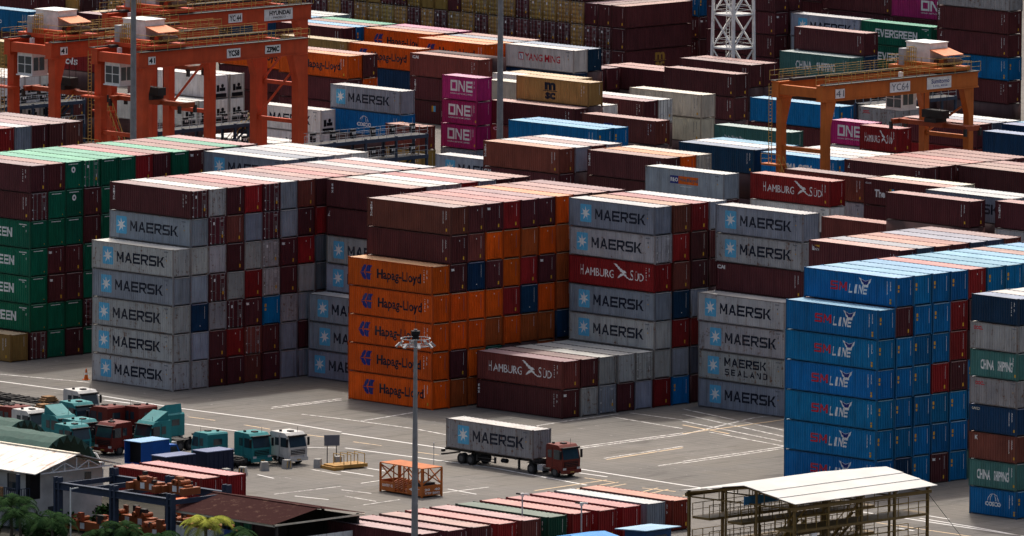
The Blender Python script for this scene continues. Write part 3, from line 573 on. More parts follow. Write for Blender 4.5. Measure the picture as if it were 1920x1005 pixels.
HIDE |= set('''65,26,17 -21,99,6 -86,191,6 -86,194,6 -82,178,3 -185,166,3 -136,246,3 -136,246,6 -136,246,9 -136,246,12 -136,246,14 -164,250,14 -164,252,9 -164,252,12 -164,252,14 -177,250,6 -177,250,14 -177,253,6 -177,253,9 -177,253,12 -177,253,14 -212,252,12 -212,254,3 -212,254,6 -212,254,9 -212,254,12 -212,257,3 -212,257,6 -212,257,9 -212,257,12 -212,259,3 -212,259,6 -212,259,9 -212,259,12 -189,256,6 -189,256,14 -189,258,6 -189,258,9 -189,258,12 -189,258,14 -189,242,14 -189,244,3 -189,244,14 -271,190,6 -271,192,6 -271,195,6 -284,192,6 -284,192,9 -284,194,6 -284,194,9 -284,197,6 -284,197,9 -262,182,6 -290,206,6 -290,206,9 -290,208,6 -290,208,9 -290,211,6 -290,211,9 -207,158,6 -252,172,3 -198,233,0 -203,233,3 -205,233,3 -208,233,3 -208,233,12 -210,233,3 -210,233,12 -213,233,3 -213,233,12 -215,233,3 -215,233,12 -218,233,3 -218,233,12 -220,233,3 -220,233,12 -223,233,3 -223,233,12 -225,233,3 -225,233,12 -228,233,3 -228,233,12 -230,233,3 -230,233,12 -233,233,3 -233,233,12 -235,233,3 -235,233,12 -238,233,3 -238,233,12 -240,233,3 -240,233,12 -243,233,3 -243,233,12 -245,233,3 -245,233,12 -248,233,3 -248,233,9 -248,233,12 -250,233,3 -250,233,9 -250,233,12 -253,233,3 -253,233,9 -253,233,12 -255,233,3 -255,233,9 -255,233,12 -258,233,3 -258,233,9 -258,233,12 -260,233,3 -260,233,9 -260,233,12 -263,233,3 -263,233,9 -263,233,12 -265,233,3 -265,233,6 -265,233,9 -265,233,12 -268,233,3 -268,233,6 -268,233,9 -268,233,12 -270,233,6 -270,233,9 -270,233,12 -273,233,9 -273,233,12 -275,233,3 -275,233,9 -275,233,12 -278,233,3 -278,233,9 -278,233,12 -280,233,3 -280,233,6 -280,233,9 -280,233,12 -283,233,3 -283,233,6 -283,233,9 -283,233,12 -285,233,3 -285,233,6 -285,233,9 -285,233,12 -288,233,3 -288,233,6 -288,233,9 -288,233,12 -290,233,6 -290,233,9 -290,233,12 -293,233,6 -293,233,9 -293,233,12 -295,233,6 -295,233,9 -295,233,12 -298,233,6 -298,233,9 -298,233,12 -300,233,6 -300,233,9 -300,233,12 -303,233,3 -303,233,6 -303,233,9 -303,233,12 -305,233,3 -305,233,6 -305,233,9 -305,233,12 -308,233,3 -308,233,6 -308,233,9 -308,233,12 -310,233,3 -310,233,6 -310,233,9 -310,233,12'''.split())
# ------------------------------------------------------------------ the near block of empties
T6 = '_ _ _ _ _ _ '
GA = 'containers stacked in the green block'
stack(-49.9, -0.4, 2.49, ['bd gE gE gE gE bd b', 'g g bt bt g g b', 'b g b b g gl gl', 'g bd g g b b gd', '_ _ _ _ g g g', T6+'g', T6+'r', T6+'b', T6+'g', T6+'bt', T6+'b', T6+'g', T6+'b'],
      'green block at left edge', GA)
container('t', -49.9-12.192, -3.05, 0, 12.192, 2.9, 'single tan container on the ground before the green block at left edge', GA)
stack(-79.0, 21.2, 2.49, [T6+'r', T6+'m', T6+'b', T6+'b', T6+'R'], 'mixed block at left edge', 'containers in the far left block')
stack(-36.5, 22.9, 2.49, [T6+'mM', T6+'x', T6+'m', T6+'W', T6+'W'], 'block behind the green one', 'containers behind the green block')
GS = 'containers stacked in the grey block'
stack(-21.7, -6.4, 2.49, ['wM wM wM mM wM', 'w m n m w mM bdT', 'b b w bd w bdt w', 'b r bd w b R b', 'R Rd bt r w m r', 'b b u wd wd bd bd', 'm m w b bt m m', 'm b m w r b R', '_ _ _ x x r b',
      T6+'r', T6+'b', T6+'b', T6+'m', T6+'b', T6+'m'], 'grey block at left', GS)
stack(-8.85, 11.85, 2.5, ['mM mM mM', '_ _ _ mM wM bZ bX', T6+'w', T6+'w', T6+'r', T6+'m', T6+'b', T6+'b'], 'bay hidden behind the orange stack', GS)
stack(6.24, 3.1, 2.49, ['oH oH oH oH oH', 'O b o o bt b RT', 'O o o o n R b', '_ g O o b o bt', '_ _ o r o o r', '_ _ O n r O b', '_ O O o bt o b', '_ _ n O O O o', T6+'b', T6+'b', T6+'b'],
      'orange block near the centre', 'containers stacked in the orange block')
stack(19.85, 8.0, 2.6, ['btX RU', 'w b', 'md w', 'b w', 'm wd', 'r w wM mM rU wMd mM', 'u m r n R r R', 'b x r m b b r', '_ _ _ _ b b m'], 'bay right of the orange stack', 'containers right of the orange block')
stack(34.05, 25.2, 2.5, ['mM wB wM wM', '_ _ _ _ bA wM mM'], 'bay left of the blue stack', 'containers left of the blue block')
stack(61.7, 12.4, 2.5, [T6+'bI', T6+'x', T6+'R', T6+'R', T6+'x', T6+'x', T6+'R'], 'pink-roofed bay behind the blue stack', 'containers behind the blue block')
stack(76.85, -6.6, 2.54, ['uS uS uS uS uS uS', 'n u u u u b uS', 'u u u u u u u', 'bt u u r u u u', 'u u u b r r u', 'k b u u _ b r', T6+'u', T6+'u', T6+'u', T6+'u', T6+'b', T6+'u', T6+'u', T6+'u'],
      'blue block at right', 'containers stacked in the blue block')
stack(98.7, -10.6, 2.5, ['uK kN RV nJ wL kN wL n', '_ _ _ _ _ _ _ w', '_ _ _ _ _ _ _ w'], 'short stack at right edge', 'short containers at the right edge', 6.058, 2.6)
for i, tk in enumerate('q m r r r e R r b b b'.split()):
    container(tk, 82.5-12.192, -40.0 - 3.25*i, 0, 12.192, 2.9, f"{NAME[tk]} container on the ground, {ORD[i]} counted from the yellow shelter at bottom", 'containers in the ground row')
for i, yy in enumerate((-58.9, -62.2)):
    container('r', 30.1, yy, 0, 12.192, 2.9, f"red container behind the blue steel rack, {'farther' if i == 0 else 'nearer'} of two at bottom left", 'containers behind the repair rack')
# ------------------------------------------------------------------ the farther blocks
GF = 'containers in the far blocks'
def rows(X, Y, lst, where, L=12.192, w=2.5):
    for i, s in enumerate(lst): column(X, Y + i*w, s, where if len(lst) == 1 else f"{ORD[i]} row, {where}", GF, L)
rows(-93.8, 108.5, ['_ _ bA RT', '_ _ _ m', '_ _ _ b', '_ _ _ m'], 'brown stack right of the blue rack')
rows(-79.3, 110.6, ['_ _ b bT', '_ _ _ o', '_ _ _ cd'], 'next to the faded badge stack')
rows(-63.4, 103.8, ['_ _ b mP'], 'in front of the navy container')
rows(-50.8, 107.5, ['_ _ Wf rU'], 'behind the paired grey boxes')
rows(-51.0, 113.2, ['_ _ m R'], 'behind the red bird-marked box')
rows(-38.6, 112.8, ['_ _ b bQ', '_ _ _ c'], 'right of the brown-red stack')
rows(-9.8, 86.0, ['_ _ _ _ b'], 'beyond the blue block')
rows(-8.7, 91.0, ['_ _ _ _ mM', '_ _ _ _ m'], 'white-roofed pair beyond the blue block')
rows(3.6, 88.6, ['_ _ _ w bT'], 'at right edge beyond the blue block')
rows(-33.6, 100.9, ['_ _ R'], 'low stack right of the paired grey boxes')
rows(-25.2+4.0, 99.2, ['_ _ bA'], 'low stack beside the low brown one')
rows(-53.2, 125.1, ['_ _ _ bZ', '_ _ _ b', '_ _ _ bt', '_ _ _ r', '_ _ _ bt', '_ _ _ b', '_ _ _ b'], 'maroon rows under the right-hand crane')
rows(-40.6, 130.1, ['_ _ _ b', '_ _ _ b', '_ _ _ b'], 'maroon rows right of the crane leg')
rows(-83.5, 142.9, ['_ _ uc', '_ _ m', '_ _ W', '_ _ W'], 'left of the crane leg')
rows(-97.3, 143.5, ['_ _ n', '_ _ W', '_ _ u'], 'navy stack left of the crane')
rows(-107.6, 160.0, ['_ _ kW'], 'teal box left of the crane')
rows(-126.4, 185.3, ['_ b u'], 'long box behind the left crane leg', 14.9)
rows(-110.8, 187.8, ['_ _ wL', '_ _ w'], 'end-on behind the crane', 6.058)
rows(-102.3, 174.1, ['_ W pO'], 'between the crane legs', 6.058)
rows(-95.9, 172.4, ['_ b rU'], 'short box between the crane legs', 6.058)
rows(-99.0, 182.9, ['_ r bT', '_ _ x', '_ _ W'], 'behind the right crane leg')
rows(-86.0, 186.0, ['_ _ n', '_ _ u', '_ _ u', '_ _ u'], 'blue-roofed rows at right edge')
rows(-81.9, 178.5, ['_ n n'], 'navy stack at right edge')
rows(-144.1, 182.6, ['_ c c'], 'cream pair near the centre')
rows(-126.8, 157.2, ['_ _ RR'], 'brown box before the cream pair')
rows(-127.4, 145.6, ['_ _ u', '_ _ u'], 'light-blue-roofed pair near the lamp pole', 14.9)
rows(-144.8, 159.8, ['_ RA b'], 'long box under the tan one', 14.1)
rows(-143.2, 162.5, ['_ _ _ tC', '_ _ W'], 'right of the lamp pole')
rows(-149.7, 156.3, ['m pO pO pO'], 'magenta stack near the lamp pole', 6.058)
rows(-143.4, 172.1, ['_ _ b', '_ _ Wd'], 'right of the tan lettered box')
rows(-162.2, 176.2, ['_ c c'], 'cream pair behind the magenta stack', 6.058)
rows(-167.5, 182.5, ['_ _ W', '_ _ t'], 'pale roofs behind the magenta stack')
rows(-153.8, 151.0, ['t R'], 'short stack before the magenta one', 6.058)
rows(-171.0, 158.3, ['_ uK mM'], 'above the blue rack')
rows(-106.5, 113.3, ['_ _ mM'], 'low box left of the brown stack')
rows(-192.0, 192.0, ['bF bT RA', '_ _ _'], 'three-high brown stack behind')
rows(-185.0, 163.0, ['_ b b oH', '_ b o b'], 'right of the left-hand crane')
rows(-197.6, 164.6, ['_ b b oH'], 'behind the crane legs')
rows(-206.4, 195.4, ['_ n oH'], 'orange box behind the brown stack')
rows(-219.0, 195.4, ['_ _ t'], 'tan box left of the orange one')
rows(-219.0, 210.0, ['_ _ oH', '_ _ b', '_ _ p'], 'orange rows before the back wall')
rows(-205.0, 206.0, ['_ _ oH', '_ _ o', '_ _ x', '_ _ b'], 'orange rows left of the white lettered box')
rows(-232.0, 206.9, ['_ _ b', '_ _ u', '_ _ b', '_ _ g'], 'striped roofs right of the crane')
rows(-245.0, 211.0, ['_ _ n', '_ _ u', '_ _ m', '_ _ m'], 'roofs behind the crane girder')
rows(-192.2, 209.0, ['_ n WY', '_ _ n'], 'before the back wall')
rows(-194.2, 214.2, ['_ bt', '_ b'], 'maroon ends right of the white lettered box')
rows(-185.6, 219.6, ['_ b', '_ bt'], 'maroon pair right of the white lettered box')
rows(-158.5, 203.2, ['_ b b'], 'maroon box left of the lattice tower')
rows(-165.2, 212.7, ['_ _ bD', '_ _ b'], 'maroon pair below the lattice tower')
rows(-163.0, 228.4, ['_ _ kN', '_ _ n bZ'], 'above the right-hand crane girder')
rows(-175.4, 243.2, ['_ _ m mM'], 'grey pair right of the lattice tower')
rows(-162.8, 242.9, ['_ _ gE gE'], 'green pair above the crane trolley')
rows(-149.6, 242.8, ['_ bt u bZ bT w'], 'tall stack at upper right')
rows(-136.0, 246.0, ['_ g W W o o'], 'sliver at upper right edge')
rows(-164.0, 249.7, ['_ _ _ b pO p', '_ _ _ b b b'], 'behind the green pair')
rows(-176.8, 250.2, ['_ _ b bZ b t', '_ _ b b b b'], 'dark stack at upper right')
rows(-212.3, 251.8, ['_ b bt u u', '_ w b u u', '_ w R w b', '_ b b w b'], 'end-on beside the back wall')
rows(-189.4, 256.0, ['_ _ b b b t', '_ _ b b b b'], 'dark stack right of the lattice tower top')
rows(-188.8, 241.6, ['_ b b bt b b', '_ b b b b t'], 'maroon sides behind the lattice tower')
rows(-258.0, 196.0, ['_ _ b', '_ _ t', '_ _ b'], 'left of the striped roofs behind the crane')
rows(-271.0, 190.0, ['_ _ t b', '_ _ b b', '_ _ b t'], 'behind the crane at upper left')
rows(-284.0, 192.0, ['_ _ b t', '_ _ b b', '_ _ u b'], 'farthest row at upper left')
rows(-262.0, 182.0, ['_ _ tC'], 'tan box behind the left crane')
rows(-290.0, 206.0, ['_ _ b r', '_ _ b b', '_ _ t b'], 'farthest stack above the left crane')
# reefers
rows(-199.3, 148.9, ['_ Wf', '_ Wf', '_ Wf Wf', '_ Wf Wf'], 'reefers seen between the crane legs', w=2.6)
rows(-181.4, 155.0, ['Wyf WMf'], 'reefer right of the crane legs')
rows(-178.1, 143.8, ['Wf', 'Wf'], 'low reefers by the blue rack')
rows(-213.9, 133.7, ['_ Wf Wf', '_ Wf Wf', '_ Wf Wf'], 'reefers at upper left edge')
rows(-214.2, 146.5, ['_ b'], 'maroon box between the crane legs')
rows(-207.0, 158.0, ['_ _ tC'], 'tan box between the crane legs')
rows(-231.0, 164.6, ['_ _ ro'], 'red box between the cranes')
rows(-252.1, 171.5, ['_ b b uK'], 'globe box at upper left edge')
rows(-244.1, 162.9, ['_ t tC'], 'tan box at upper left edge')
# back wall: boxes turned end-on to the camera
rw = random.Random(4)
for i in range(46):
    n = 4 if i < 3 else 5
    ts = []
    for t in range(n):
        if i == 0: ts.append(['t', 'bG', 'b', 'b'][t])
        elif t < 1: ts.append('_')
        elif i < 3: ts.append('b' if t == 3 else 'bd')
        else:
            tan = (rw.random() < (.85 if t >= 3 else .45)) if i < 16 else rw.random() < .25
            ts.append(('t' if tan else 'b') + ('d' if rw.random() < .88 else ''))
    for t in range(n):
        tk = ts[t]
        if tk == '_': FILL.append((-195.2-W-2.5*i, -195.2-2.5*i, 233.4, 245.6, t*2.9, t*2.9+2.9)); continue
        n_ = i + 1
        container(tk + ('s' if i else ''), -195.2-W-2.5*i, 233.4, t*2.9, 12.192, 2.9, f"{NAME[tk[0]]} container, {ORD[t]} tier up, {str(n_)+('st' if n_ % 10 == 1 and n_ != 11 else 'nd' if n_ % 10 == 2 and n_ != 12 else 'rd' if n_ % 10 == 3 and n_ != 13 else 'th')} from right in the end-on back wall", 'containers of the end-on back wall', 1, True)
fo = merged('stacked_containers'); fo['kind'] = 'stuff'; fo['label'] = 'smaller and half-hidden containers filling the stacked blocks'; fo['category'] = 'container'
# ------------------------------------------------------------------ yard cranes
def sign(parent, txt, x, y0, y1, z0, z1, ink='black', bold=.03, board='white', sub=None):
    q = MB(); q.box(x, x+.05, y0, y1, z0, z1); s = obj('sign_board', q, M[board], parent)
    m = (z1-z0)*.16
    def put(t, a, b, c, d, bd):
        v, f = fit(outline(t, bd), a, b, c, d); me = bpy.data.meshes.new('lettering'); me.from_pydata([(x+.056, p, r) for p, r in v], [], f); link('lettering', me, M[ink], s)
    w = (y1-y0)*.08
    if sub: put(txt, y0+w*2.2, y1-w, z0+(z1-z0)*.45, z1-m, bold); put(sub, y0+w*3, y1-w*2, z0+m, z0+(z1-z0)*.34, bold*.5)
    else: put(txt, y0+w, y1-w, z0+m, z1-m, bold)
    return s
def railing(parent, pts, h=1.1, mat=None, step=2.0, mid=True, r=.024):
    q = MB()
    for a, b in zip(pts, pts[1:]):
        a = Vector(a); b = Vector(b); n = max(1, int((b-a).length/step)); up = Vector((0,0,h))
        q.beam(a+up, b+up, r*2); 
        if mid: q.beam(a+up*.5, b+up*.5, r*1.5)
        for i in range(n+1): p = a.lerp(b, i/n); q.beam(p, p+up, r*2)
    return obj('railing', q, mat or M['safety'], parent)
def stairs(parent, a, b, w=.8, mat=None, cmat=None):
    a = Vector(a); b = Vector(b); n = max(3, int(abs(b.z-a.z)/.32)); q = MB(); side = Vector((b.y-a.y, a.x-b.x, 0))
    side = side.normalized()*w/2 if side.length > .01 else Vector((w/2,0,0))
    for s in (-1, 1): q.beam(a+side*s, b+side*s, .08, .25)
    st = obj('stair', q, mat, parent); 
    if cmat: st.color = cmat
    for i in range(n+1):
        p = a.lerp(b, i/n); t = MB(); t.beam(p-side, p+side, .28, .05); o = obj('tread', t, mat, st)
        if cmat: o.color = cmat
    q = MB()
    for s in (-1, 1):
        q.beam(a+side*s+Vector((0,0,1)), b+side*s+Vector((0,0,1)), .07)
        for i in range(0, n+1, 3): p = a.lerp(b, i/n)+side*s; q.beam(p, p+Vector((0,0,1)), .06)
    obj('handrail', q, M['safety'], st); return st
def rtg(X, Y0, Y1, H, wb, col, label, names, trolley, style):
    c4 = (*col, .25); root = thing('gantry_crane', label, 'crane', (X - wb/2, (Y0+Y1)/2, 0), 0, 'rubber-tyred yard cranes')
    ox, oy = X - wb/2, (Y0+Y1)/2; xa, xb = -wb/2, wb/2; ya, yb = Y0-oy, Y1-oy; gd = 1.75; LX, LY_ = (.42, .40) if style == 'orange' else (.54, .46)
    def P_(nm, q, mat=STEEL, par=root, c=c4): return obj(nm, q, mat, par, None, None, c)
    for y in (ya, yb):
        s = 1 if y == ya else -1
        for x in (xa, xb):
            q = MB(); zt = H-gd
            q.v += [(x-LX,y-LY_,1.6),(x+LX,y-LY_,1.6),(x+LX,y+LY_,1.6),(x-LX,y+LY_,1.6),(x-LX,y-LY_,zt-3),(x+LX,y-LY_,zt-3),(x+LX,y+LY_,zt-3),(x-LX,y+LY_,zt-3),
                    (x-LX,y-LY_,zt),(x+LX,y-LY_,zt),(x+LX,y+LY_+(.9 if s>0 else 0),zt),(x-LX,y+LY_+(.9 if s>0 else 0),zt)]
            q.v = [(a, b - (.9 if (s < 0 and abs(c-zt) < .01 and b < y) else 0), c) for a, b, c in q.v]
            for k in (0, 4): q.f += [(k,k+1,k+5,k+4),(k+1,k+2,k+6,k+5),(k+2,k+3,k+7,k+6),(k+3,k,k+4,k+7)]
            q.f += [(3,2,1,0),(8,9,10,11)]; P_('leg', q)
        q = MB(); q.box(xa-1.2, xb+1.2, y-.55, y+.55, 1.0, 2.2); P_('sill_beam', q)
        q = MB(); q.beam((xa, y, 11.4), (xb, y, 11.4), .45); P_('cross_tie', q)
        for x in (xa-1.0, xa+1.0, xb-1.0, xb+1.0):
            q = MB(); q.cyl((x, y-.35, .75), (x, y+.35, .75), .75, 14); P_('wheel', q, M['rubber'])
    for x in (xa, xb):
        q = MB(); q.box(x-.5, x+.5, ya-1.0, yb+1.0, H-gd, H); q.box(x-.62, x+.62, ya-1.05, yb+1.05, H-.10, H+.04); q.box(x-.62,x+.62,ya-1.05,yb+1.05,H-gd-.05,H-gd+.06); g = P_('girder', q)
        e = x + (.9 if x > 0 else -.9); q = MB(); q.box(min(e,x), max(e,x), ya-1.0, yb+1.0, H+.05, H+.12); P_('walkway', q, M['darksteel'])
        railing(root, [(e, ya-1, H+.1), (e, yb+1, H+.1)], 1.1); railing(root, [(x-(.55 if x > 0 else -.55), ya-1, H+.1), (x-(.55 if x > 0 else -.55), yb+1, H+.1)], 1.05)
        q = MB(); q.box(x-.08, x+.08, ya-.8, yb+.8, H+.04, H+.2); P_('rail', q, M['darksteel'])
    for y in (ya-.6, yb+.6): q = MB(); q.box(xa+.5, xb-.5, y-.3, y+.3, H-1.4, H-.3); P_('end_beam', q)
    q = MB(); q.box(xa+1.2, xa+1.9, ya, yb, H+.15, H+.45); P_('cable_tray', q, M['darksteel'])
    # trolley with machinery house, awning, cab and spreader
    ty = trolley - oy
    q = MB(); q.box(xa-.4, xb+.4, ty-2.6, ty+2.8, H+.25, H+.7); q.box(xa+.6, xb-.6, ty-2.2, ty-1.4, H+.7, H+1.2); P_('trolley', q)
    railing(root, [(xa-.4,ty-2.6,H+.7),(xb+.4,ty-2.6,H+.7),(xb+.4,ty+2.8,H+.7),(xa-.4,ty+2.8,H+.7),(xa-.4,ty-2.6,H+.7)], 1.1)
    q = MB(); q.box(xa+.6, xb-2.6, ty-.7, ty+2.2, H+.7, H+3.2); q.box(xa+.5,xb-2.5,ty-.8,ty+2.3,H+3.2,H+3.3); P_('machinery_house', q, M['white'])
    q = MB(); q.prism([(xb-2.5, H+2.5), (xb-.2, H+1.95), (xb-.2, H+2.05), (xb-2.5, H+2.6)], ty-.9, ty+2.3); P_('awning', q, STEEL, root, (.62,.22,.10,.2))
    for k in range(3): q = MB(); q.cyl((xb-1.9+.75*k, ty-.4, H+1.2), (xb-1.9+.75*k, ty+2.0, H+1.2), .38, 10); P_('hoist_drum', q, STEEL, root, (.10,.05,.03,.6) if k != 1 else c4)
    q = MB(); q.box(xa+.9, xa+1.7, ty-2.3, ty-1.2, H+.7, H+2.6); P_('cabinet', q, M['galv'])
    q = MB()
    for k in range(5): q.beam((xa+2.4+.35*k, ty-2.5, H+.7), (xa+2.4+.35*k, ty-2.5, H+2.9), .07)
    for k in range(4): q.beam((xa+2.4, ty-2.5, H+1.2+.55*k), (xa+3.8, ty-2.5, H+1.2+.55*k), .07); q.beam((xa+2.4, ty-2.5, H+1.2+.55*k), (xa+2.4, ty-1.2, H+1.2+.55*k), .07)
    P_('maintenance_frame', q, M['safety'])
    cy = ty + (-3.0 if style != 'orange' else -4.4); cz = H-gd-2.2; cx = (-1.0 if style != 'orange' else -.2)
    q = MB(); q.box(cx-1.25, cx+1.25, cy-1.1, cy+1.3, cz, cz+2.7); q.box(cx-1.35,cx+1.35,cy-1.25,cy+1.4,cz-.12,cz); q.box(cx-.2,cx+.2,cy-.2,cy+.2,cz+2.7,H+.2); cab_ = P_('cab', q, M['white'])
    for a, b in ((-1.1, -.08), (.08, 1.1)):
        for z0, z1 in ((.2, 1.15), (1.25, 2.1)):
            q = MB(); q.box(cx+a, cx+b, cy-1.13, cy-1.1, cz+z0, cz+z1); P_('window', q, M['glass'], cab_)
    for a, b in ((-.9, -.15), (0, .75)): q = MB(); q.box(cx+1.25, cx+1.28, cy+a, cy+b, cz+.5, cz+2.0); P_('window', q, M['glass'], cab_)
    hz = H - 6.3; sy = ty + 1.2
    q = MB(); q.box(-1.6, 1.6, sy-.6, sy+.6, hz+.9, hz+1.8); q.box(-.9, .9, sy-.9, sy+.9, hz+.4, hz+.9); P_('headblock', q, M['darksteel'])
    q = MB(); q.box(-5.6, 5.6, sy-.35, sy+.35, hz-.1, hz+.4)
    for x in (-5.6, 5.6): q.box(x-.25, x+.25, sy-1.2, sy+1.2, hz-.15, hz+.4)
    q.box(-1.8, 1.8, sy-.8, sy+.8, hz-.1, hz+.45); P_('spreader', q, STEEL, root, (.30,.06,.02,.3))
    for x in (-5.8, 5.8):
        for d in (-1.2, 1.2): q = MB(); q.box(x-.18, x+.18, sy+d-.15, sy+d+.15, hz-.75, hz+.1); P_('flipper', q, M['darksteel'])
    q = MB()
    for x in (-1.3, 1.3):
        for d in (-.5, .5): q.beam((x, sy+d, hz+1.7), (x, sy+d, H+.3), .05)
    P_('hoist_rope', q, M['darksteel'])
    # access stair on the near left leg
    x0 = xa; q = MB(); q.box(x0-1.6, x0+1.4, ya-1.6, ya-.56, 9.4, 9.6); q.box(x0-1.6,x0+1.4,ya-1.6,ya-.56,15.4,15.6) if H > 20 else None; P_('platform', q)
    stairs(root, (x0+.9, ya-1.0, 9.5), (x0+4.6, ya-1.0, 2.4), .8, STEEL, c4)
    railing(root, [(x0-1.6,ya-1.6,9.6),(x0+1.4,ya-1.6,9.6)], 1.1)
    q = MB(); z1 = H - .3
    for s in (-.25, .25): q.beam((x0-.8, ya-.95+s, 9.6), (x0-.8, ya-.95+s, z1), .06)
    for k in range(int((z1-9.6)/.4)): q.beam((x0-.8, ya-1.2, 9.8+.4*k), (x0-.8, ya-.7, 9.8+.4*k), .05)
    P_('ladder', q, M['safety'])
    q = MB(); q.beam((xb, yb-1.2, H-gd-2.2), (xa+.2, yb-.1, 11.4), .2); P_('brace', q)
    xs = xb + .52
    for t, a, b, z0, z1, kw in names: sign(root, t, xs, ya + a, ya + b, H-gd + z0, H-gd + z1, **kw)
    return root
REDC = (.50,.068,.022); ORC = (.47,.125,.022)
rtg(-123.5, 83.4, 107.7, 21.0, 7.0, REDC, 'nearest red gantry crane at left with white cab and black number boards', [('41', .4, 1.5, .35, 1.25, dict(ink='black', sub=None)), ('YC58', 12.6, 14.7, .30, 1.35, dict(ink='black', bold=.05)), ('ZPMC', 18.6, 21.0, .40, 1.35, dict(ink='black', bold=.05))], 87.0, 'red')
rtg(-138.3, 83.4, 107.7, 21.0, 7.0, REDC, 'leftmost red gantry crane with its white cab over the left edge', [('41', .4, 1.5, .35, 1.25, dict(ink='black'))], 87.0, 'red')
rtg(-153.2, 112.3, 136.6, 21.0, 7.0, REDC, 'red gantry crane behind the other two, cut by the top edge', [('YC 44', 11.8, 14.0, .35, 1.4, dict(ink='black', bold=.02)), ('HYUNDAI', 17.6, 22.2, .20, 1.55, dict(ink='black', bold=.04, sub='- PACECO -'))], 116.0, 'red')
rtg(-60.8, 129.9, 153.4, 18.9, 6.9, ORC, 'orange gantry crane at right with white machinery house on its trolley', [('41', 1.0, 2.5, .25, 1.3, dict(ink='greyink', bold=.0)), ('YC64', 9.9, 13.2, .30, 1.45, dict(ink='greyink', bold=.0)), ('Sumitomo', 16.0, 20.0, .25, 1.6, dict(ink='hlblue', bold=.02, sub='S.H.I. 4556'))], 150.4, 'orange')
# ------------------------------------------------------------------ lamp masts
def mast(x, y, H, label, r0, r1, head=True):
    root = thing('lamp_mast', label, 'lamp post', (x, y, 0), 0, 'tall lamp masts'); q = MB(); q.cyl((0,0,0),(0,0,H),r0,14,r1); q.cyl((0,0,0),(0,0,.5),r0*1.6,14); obj('pole', q, M['mastgrey'], root)
    if head:
        q = MB(); n = 16; R = 1.35
        for i in range(n):
            a = 2*math.pi*i/n; b = 2*math.pi*(i+1)/n
            for z in (H-1.5, H-.85): q.beam((R*math.cos(a), R*math.sin(a), z), (R*math.cos(b), R*math.sin(b), z), .07)
        for i in range(4): a = math.pi*i/2+.4; q.beam((0,0,H-1.5), (R*math.cos(a), R*math.sin(a), H-1.5), .06); q.beam((R*math.cos(a),R*math.sin(a),H-1.5),(R*math.cos(a),R*math.sin(a),H-.85),.06)
        obj('ring', q, M['galv'], root)
        for i in range(8):
            a = 2*math.pi*i/8+.2; u = Vector((math.cos(a), math.sin(a), 0)); p = u*1.55 + Vector((0,0,H-1.35))
            q = MB(); q.beam(p - u*.12 + Vector((0,0,.14)), p + u*.26 - Vector((0,0,.22)), .26, .16); obj('floodlight', q, M['galv'], root)
        q = MB(); q.cyl((0,0,H-.5),(0,0,H-.15),.42,14); q.cyl((0,0,H-.9),(0,0,H-.5),.28,12); obj('hoist_cap', q, M['black'], root)
        q = MB(); q.cyl((0,0,H-.15),(0,0,H+1.2),.02,6); obj('lightning_rod', q, M['darksteel'], root)
    return root
mast(81.9, -72.7, 21.6, 'tall grey lamp mast with a ring of floodlights before the orange stack', .34, .15)
mast(-112.5, 129.5, 31.0, 'tall plain lamp mast passing the magenta containers near the top', .42, .28)
mast(-117.0, 76.0, 31.0, 'tall plain lamp mast in front of the red crane at left', .42, .28)
# ------------------------------------------------------------------ white lattice tower
tw = thing('lattice_tower', 'white steel lattice tower with ladder and square landing at top right', 'tower', (-167.5, 224.6, 0), 0)
def tp(sx, sy, z): k = 1.95 - .012*z; return (sx*k, sy*k, z)
HT = 26.0
for sx in (-1, 1):
    for sy in (-1, 1): q = MB(); q.beam(tp(sx,sy,0), tp(sx,sy,HT), .3); obj('leg', q, M['white'], tw)
lv = [0, 4.5, 9.0, 13.2, 17.4, 21.6, 26.0]
for a, b in zip(lv, lv[1:]):
    for (p, r) in (((-1,-1),(1,-1)), ((1,-1),(1,1)), ((1,1),(-1,1)), ((-1,1),(-1,-1))):
        q = MB(); q.beam(tp(*p, a), tp(*r, b), .12); obj('brace', q, M['white'], tw)
        q = MB(); q.beam(tp(*r, a), tp(*p, b), .12); obj('brace', q, M['white'], tw)
        q = MB(); q.beam(tp(*p, b), tp(*r, b), .2); obj('strut', q, M['white'], tw)
for z in (9.0, 13.2, 17.4):
    k = 1.9 - .012*z; q = MB(); q.box(-k, k, -k, k, z-.04, z+.04); obj('landing', q, M['white'], tw); railing(tw, [(-k*.9,-k*.9,z),(k*.9,-k*.9,z),(k*.9,k*.9,z),(-k*.9,k*.9,z),(-k*.9,-k*.9,z)], 1.1, M['white'])
q = MB()
for z in range(0, int(HT/.4)): q.beam((-.9,-.3,.4*z), (-.9,.3,.4*z), .06)
for s in (-.3, .3): q.beam((-.9,s,0), (-.9,s,HT), .08)
obj('ladder', q, M['white'], tw)
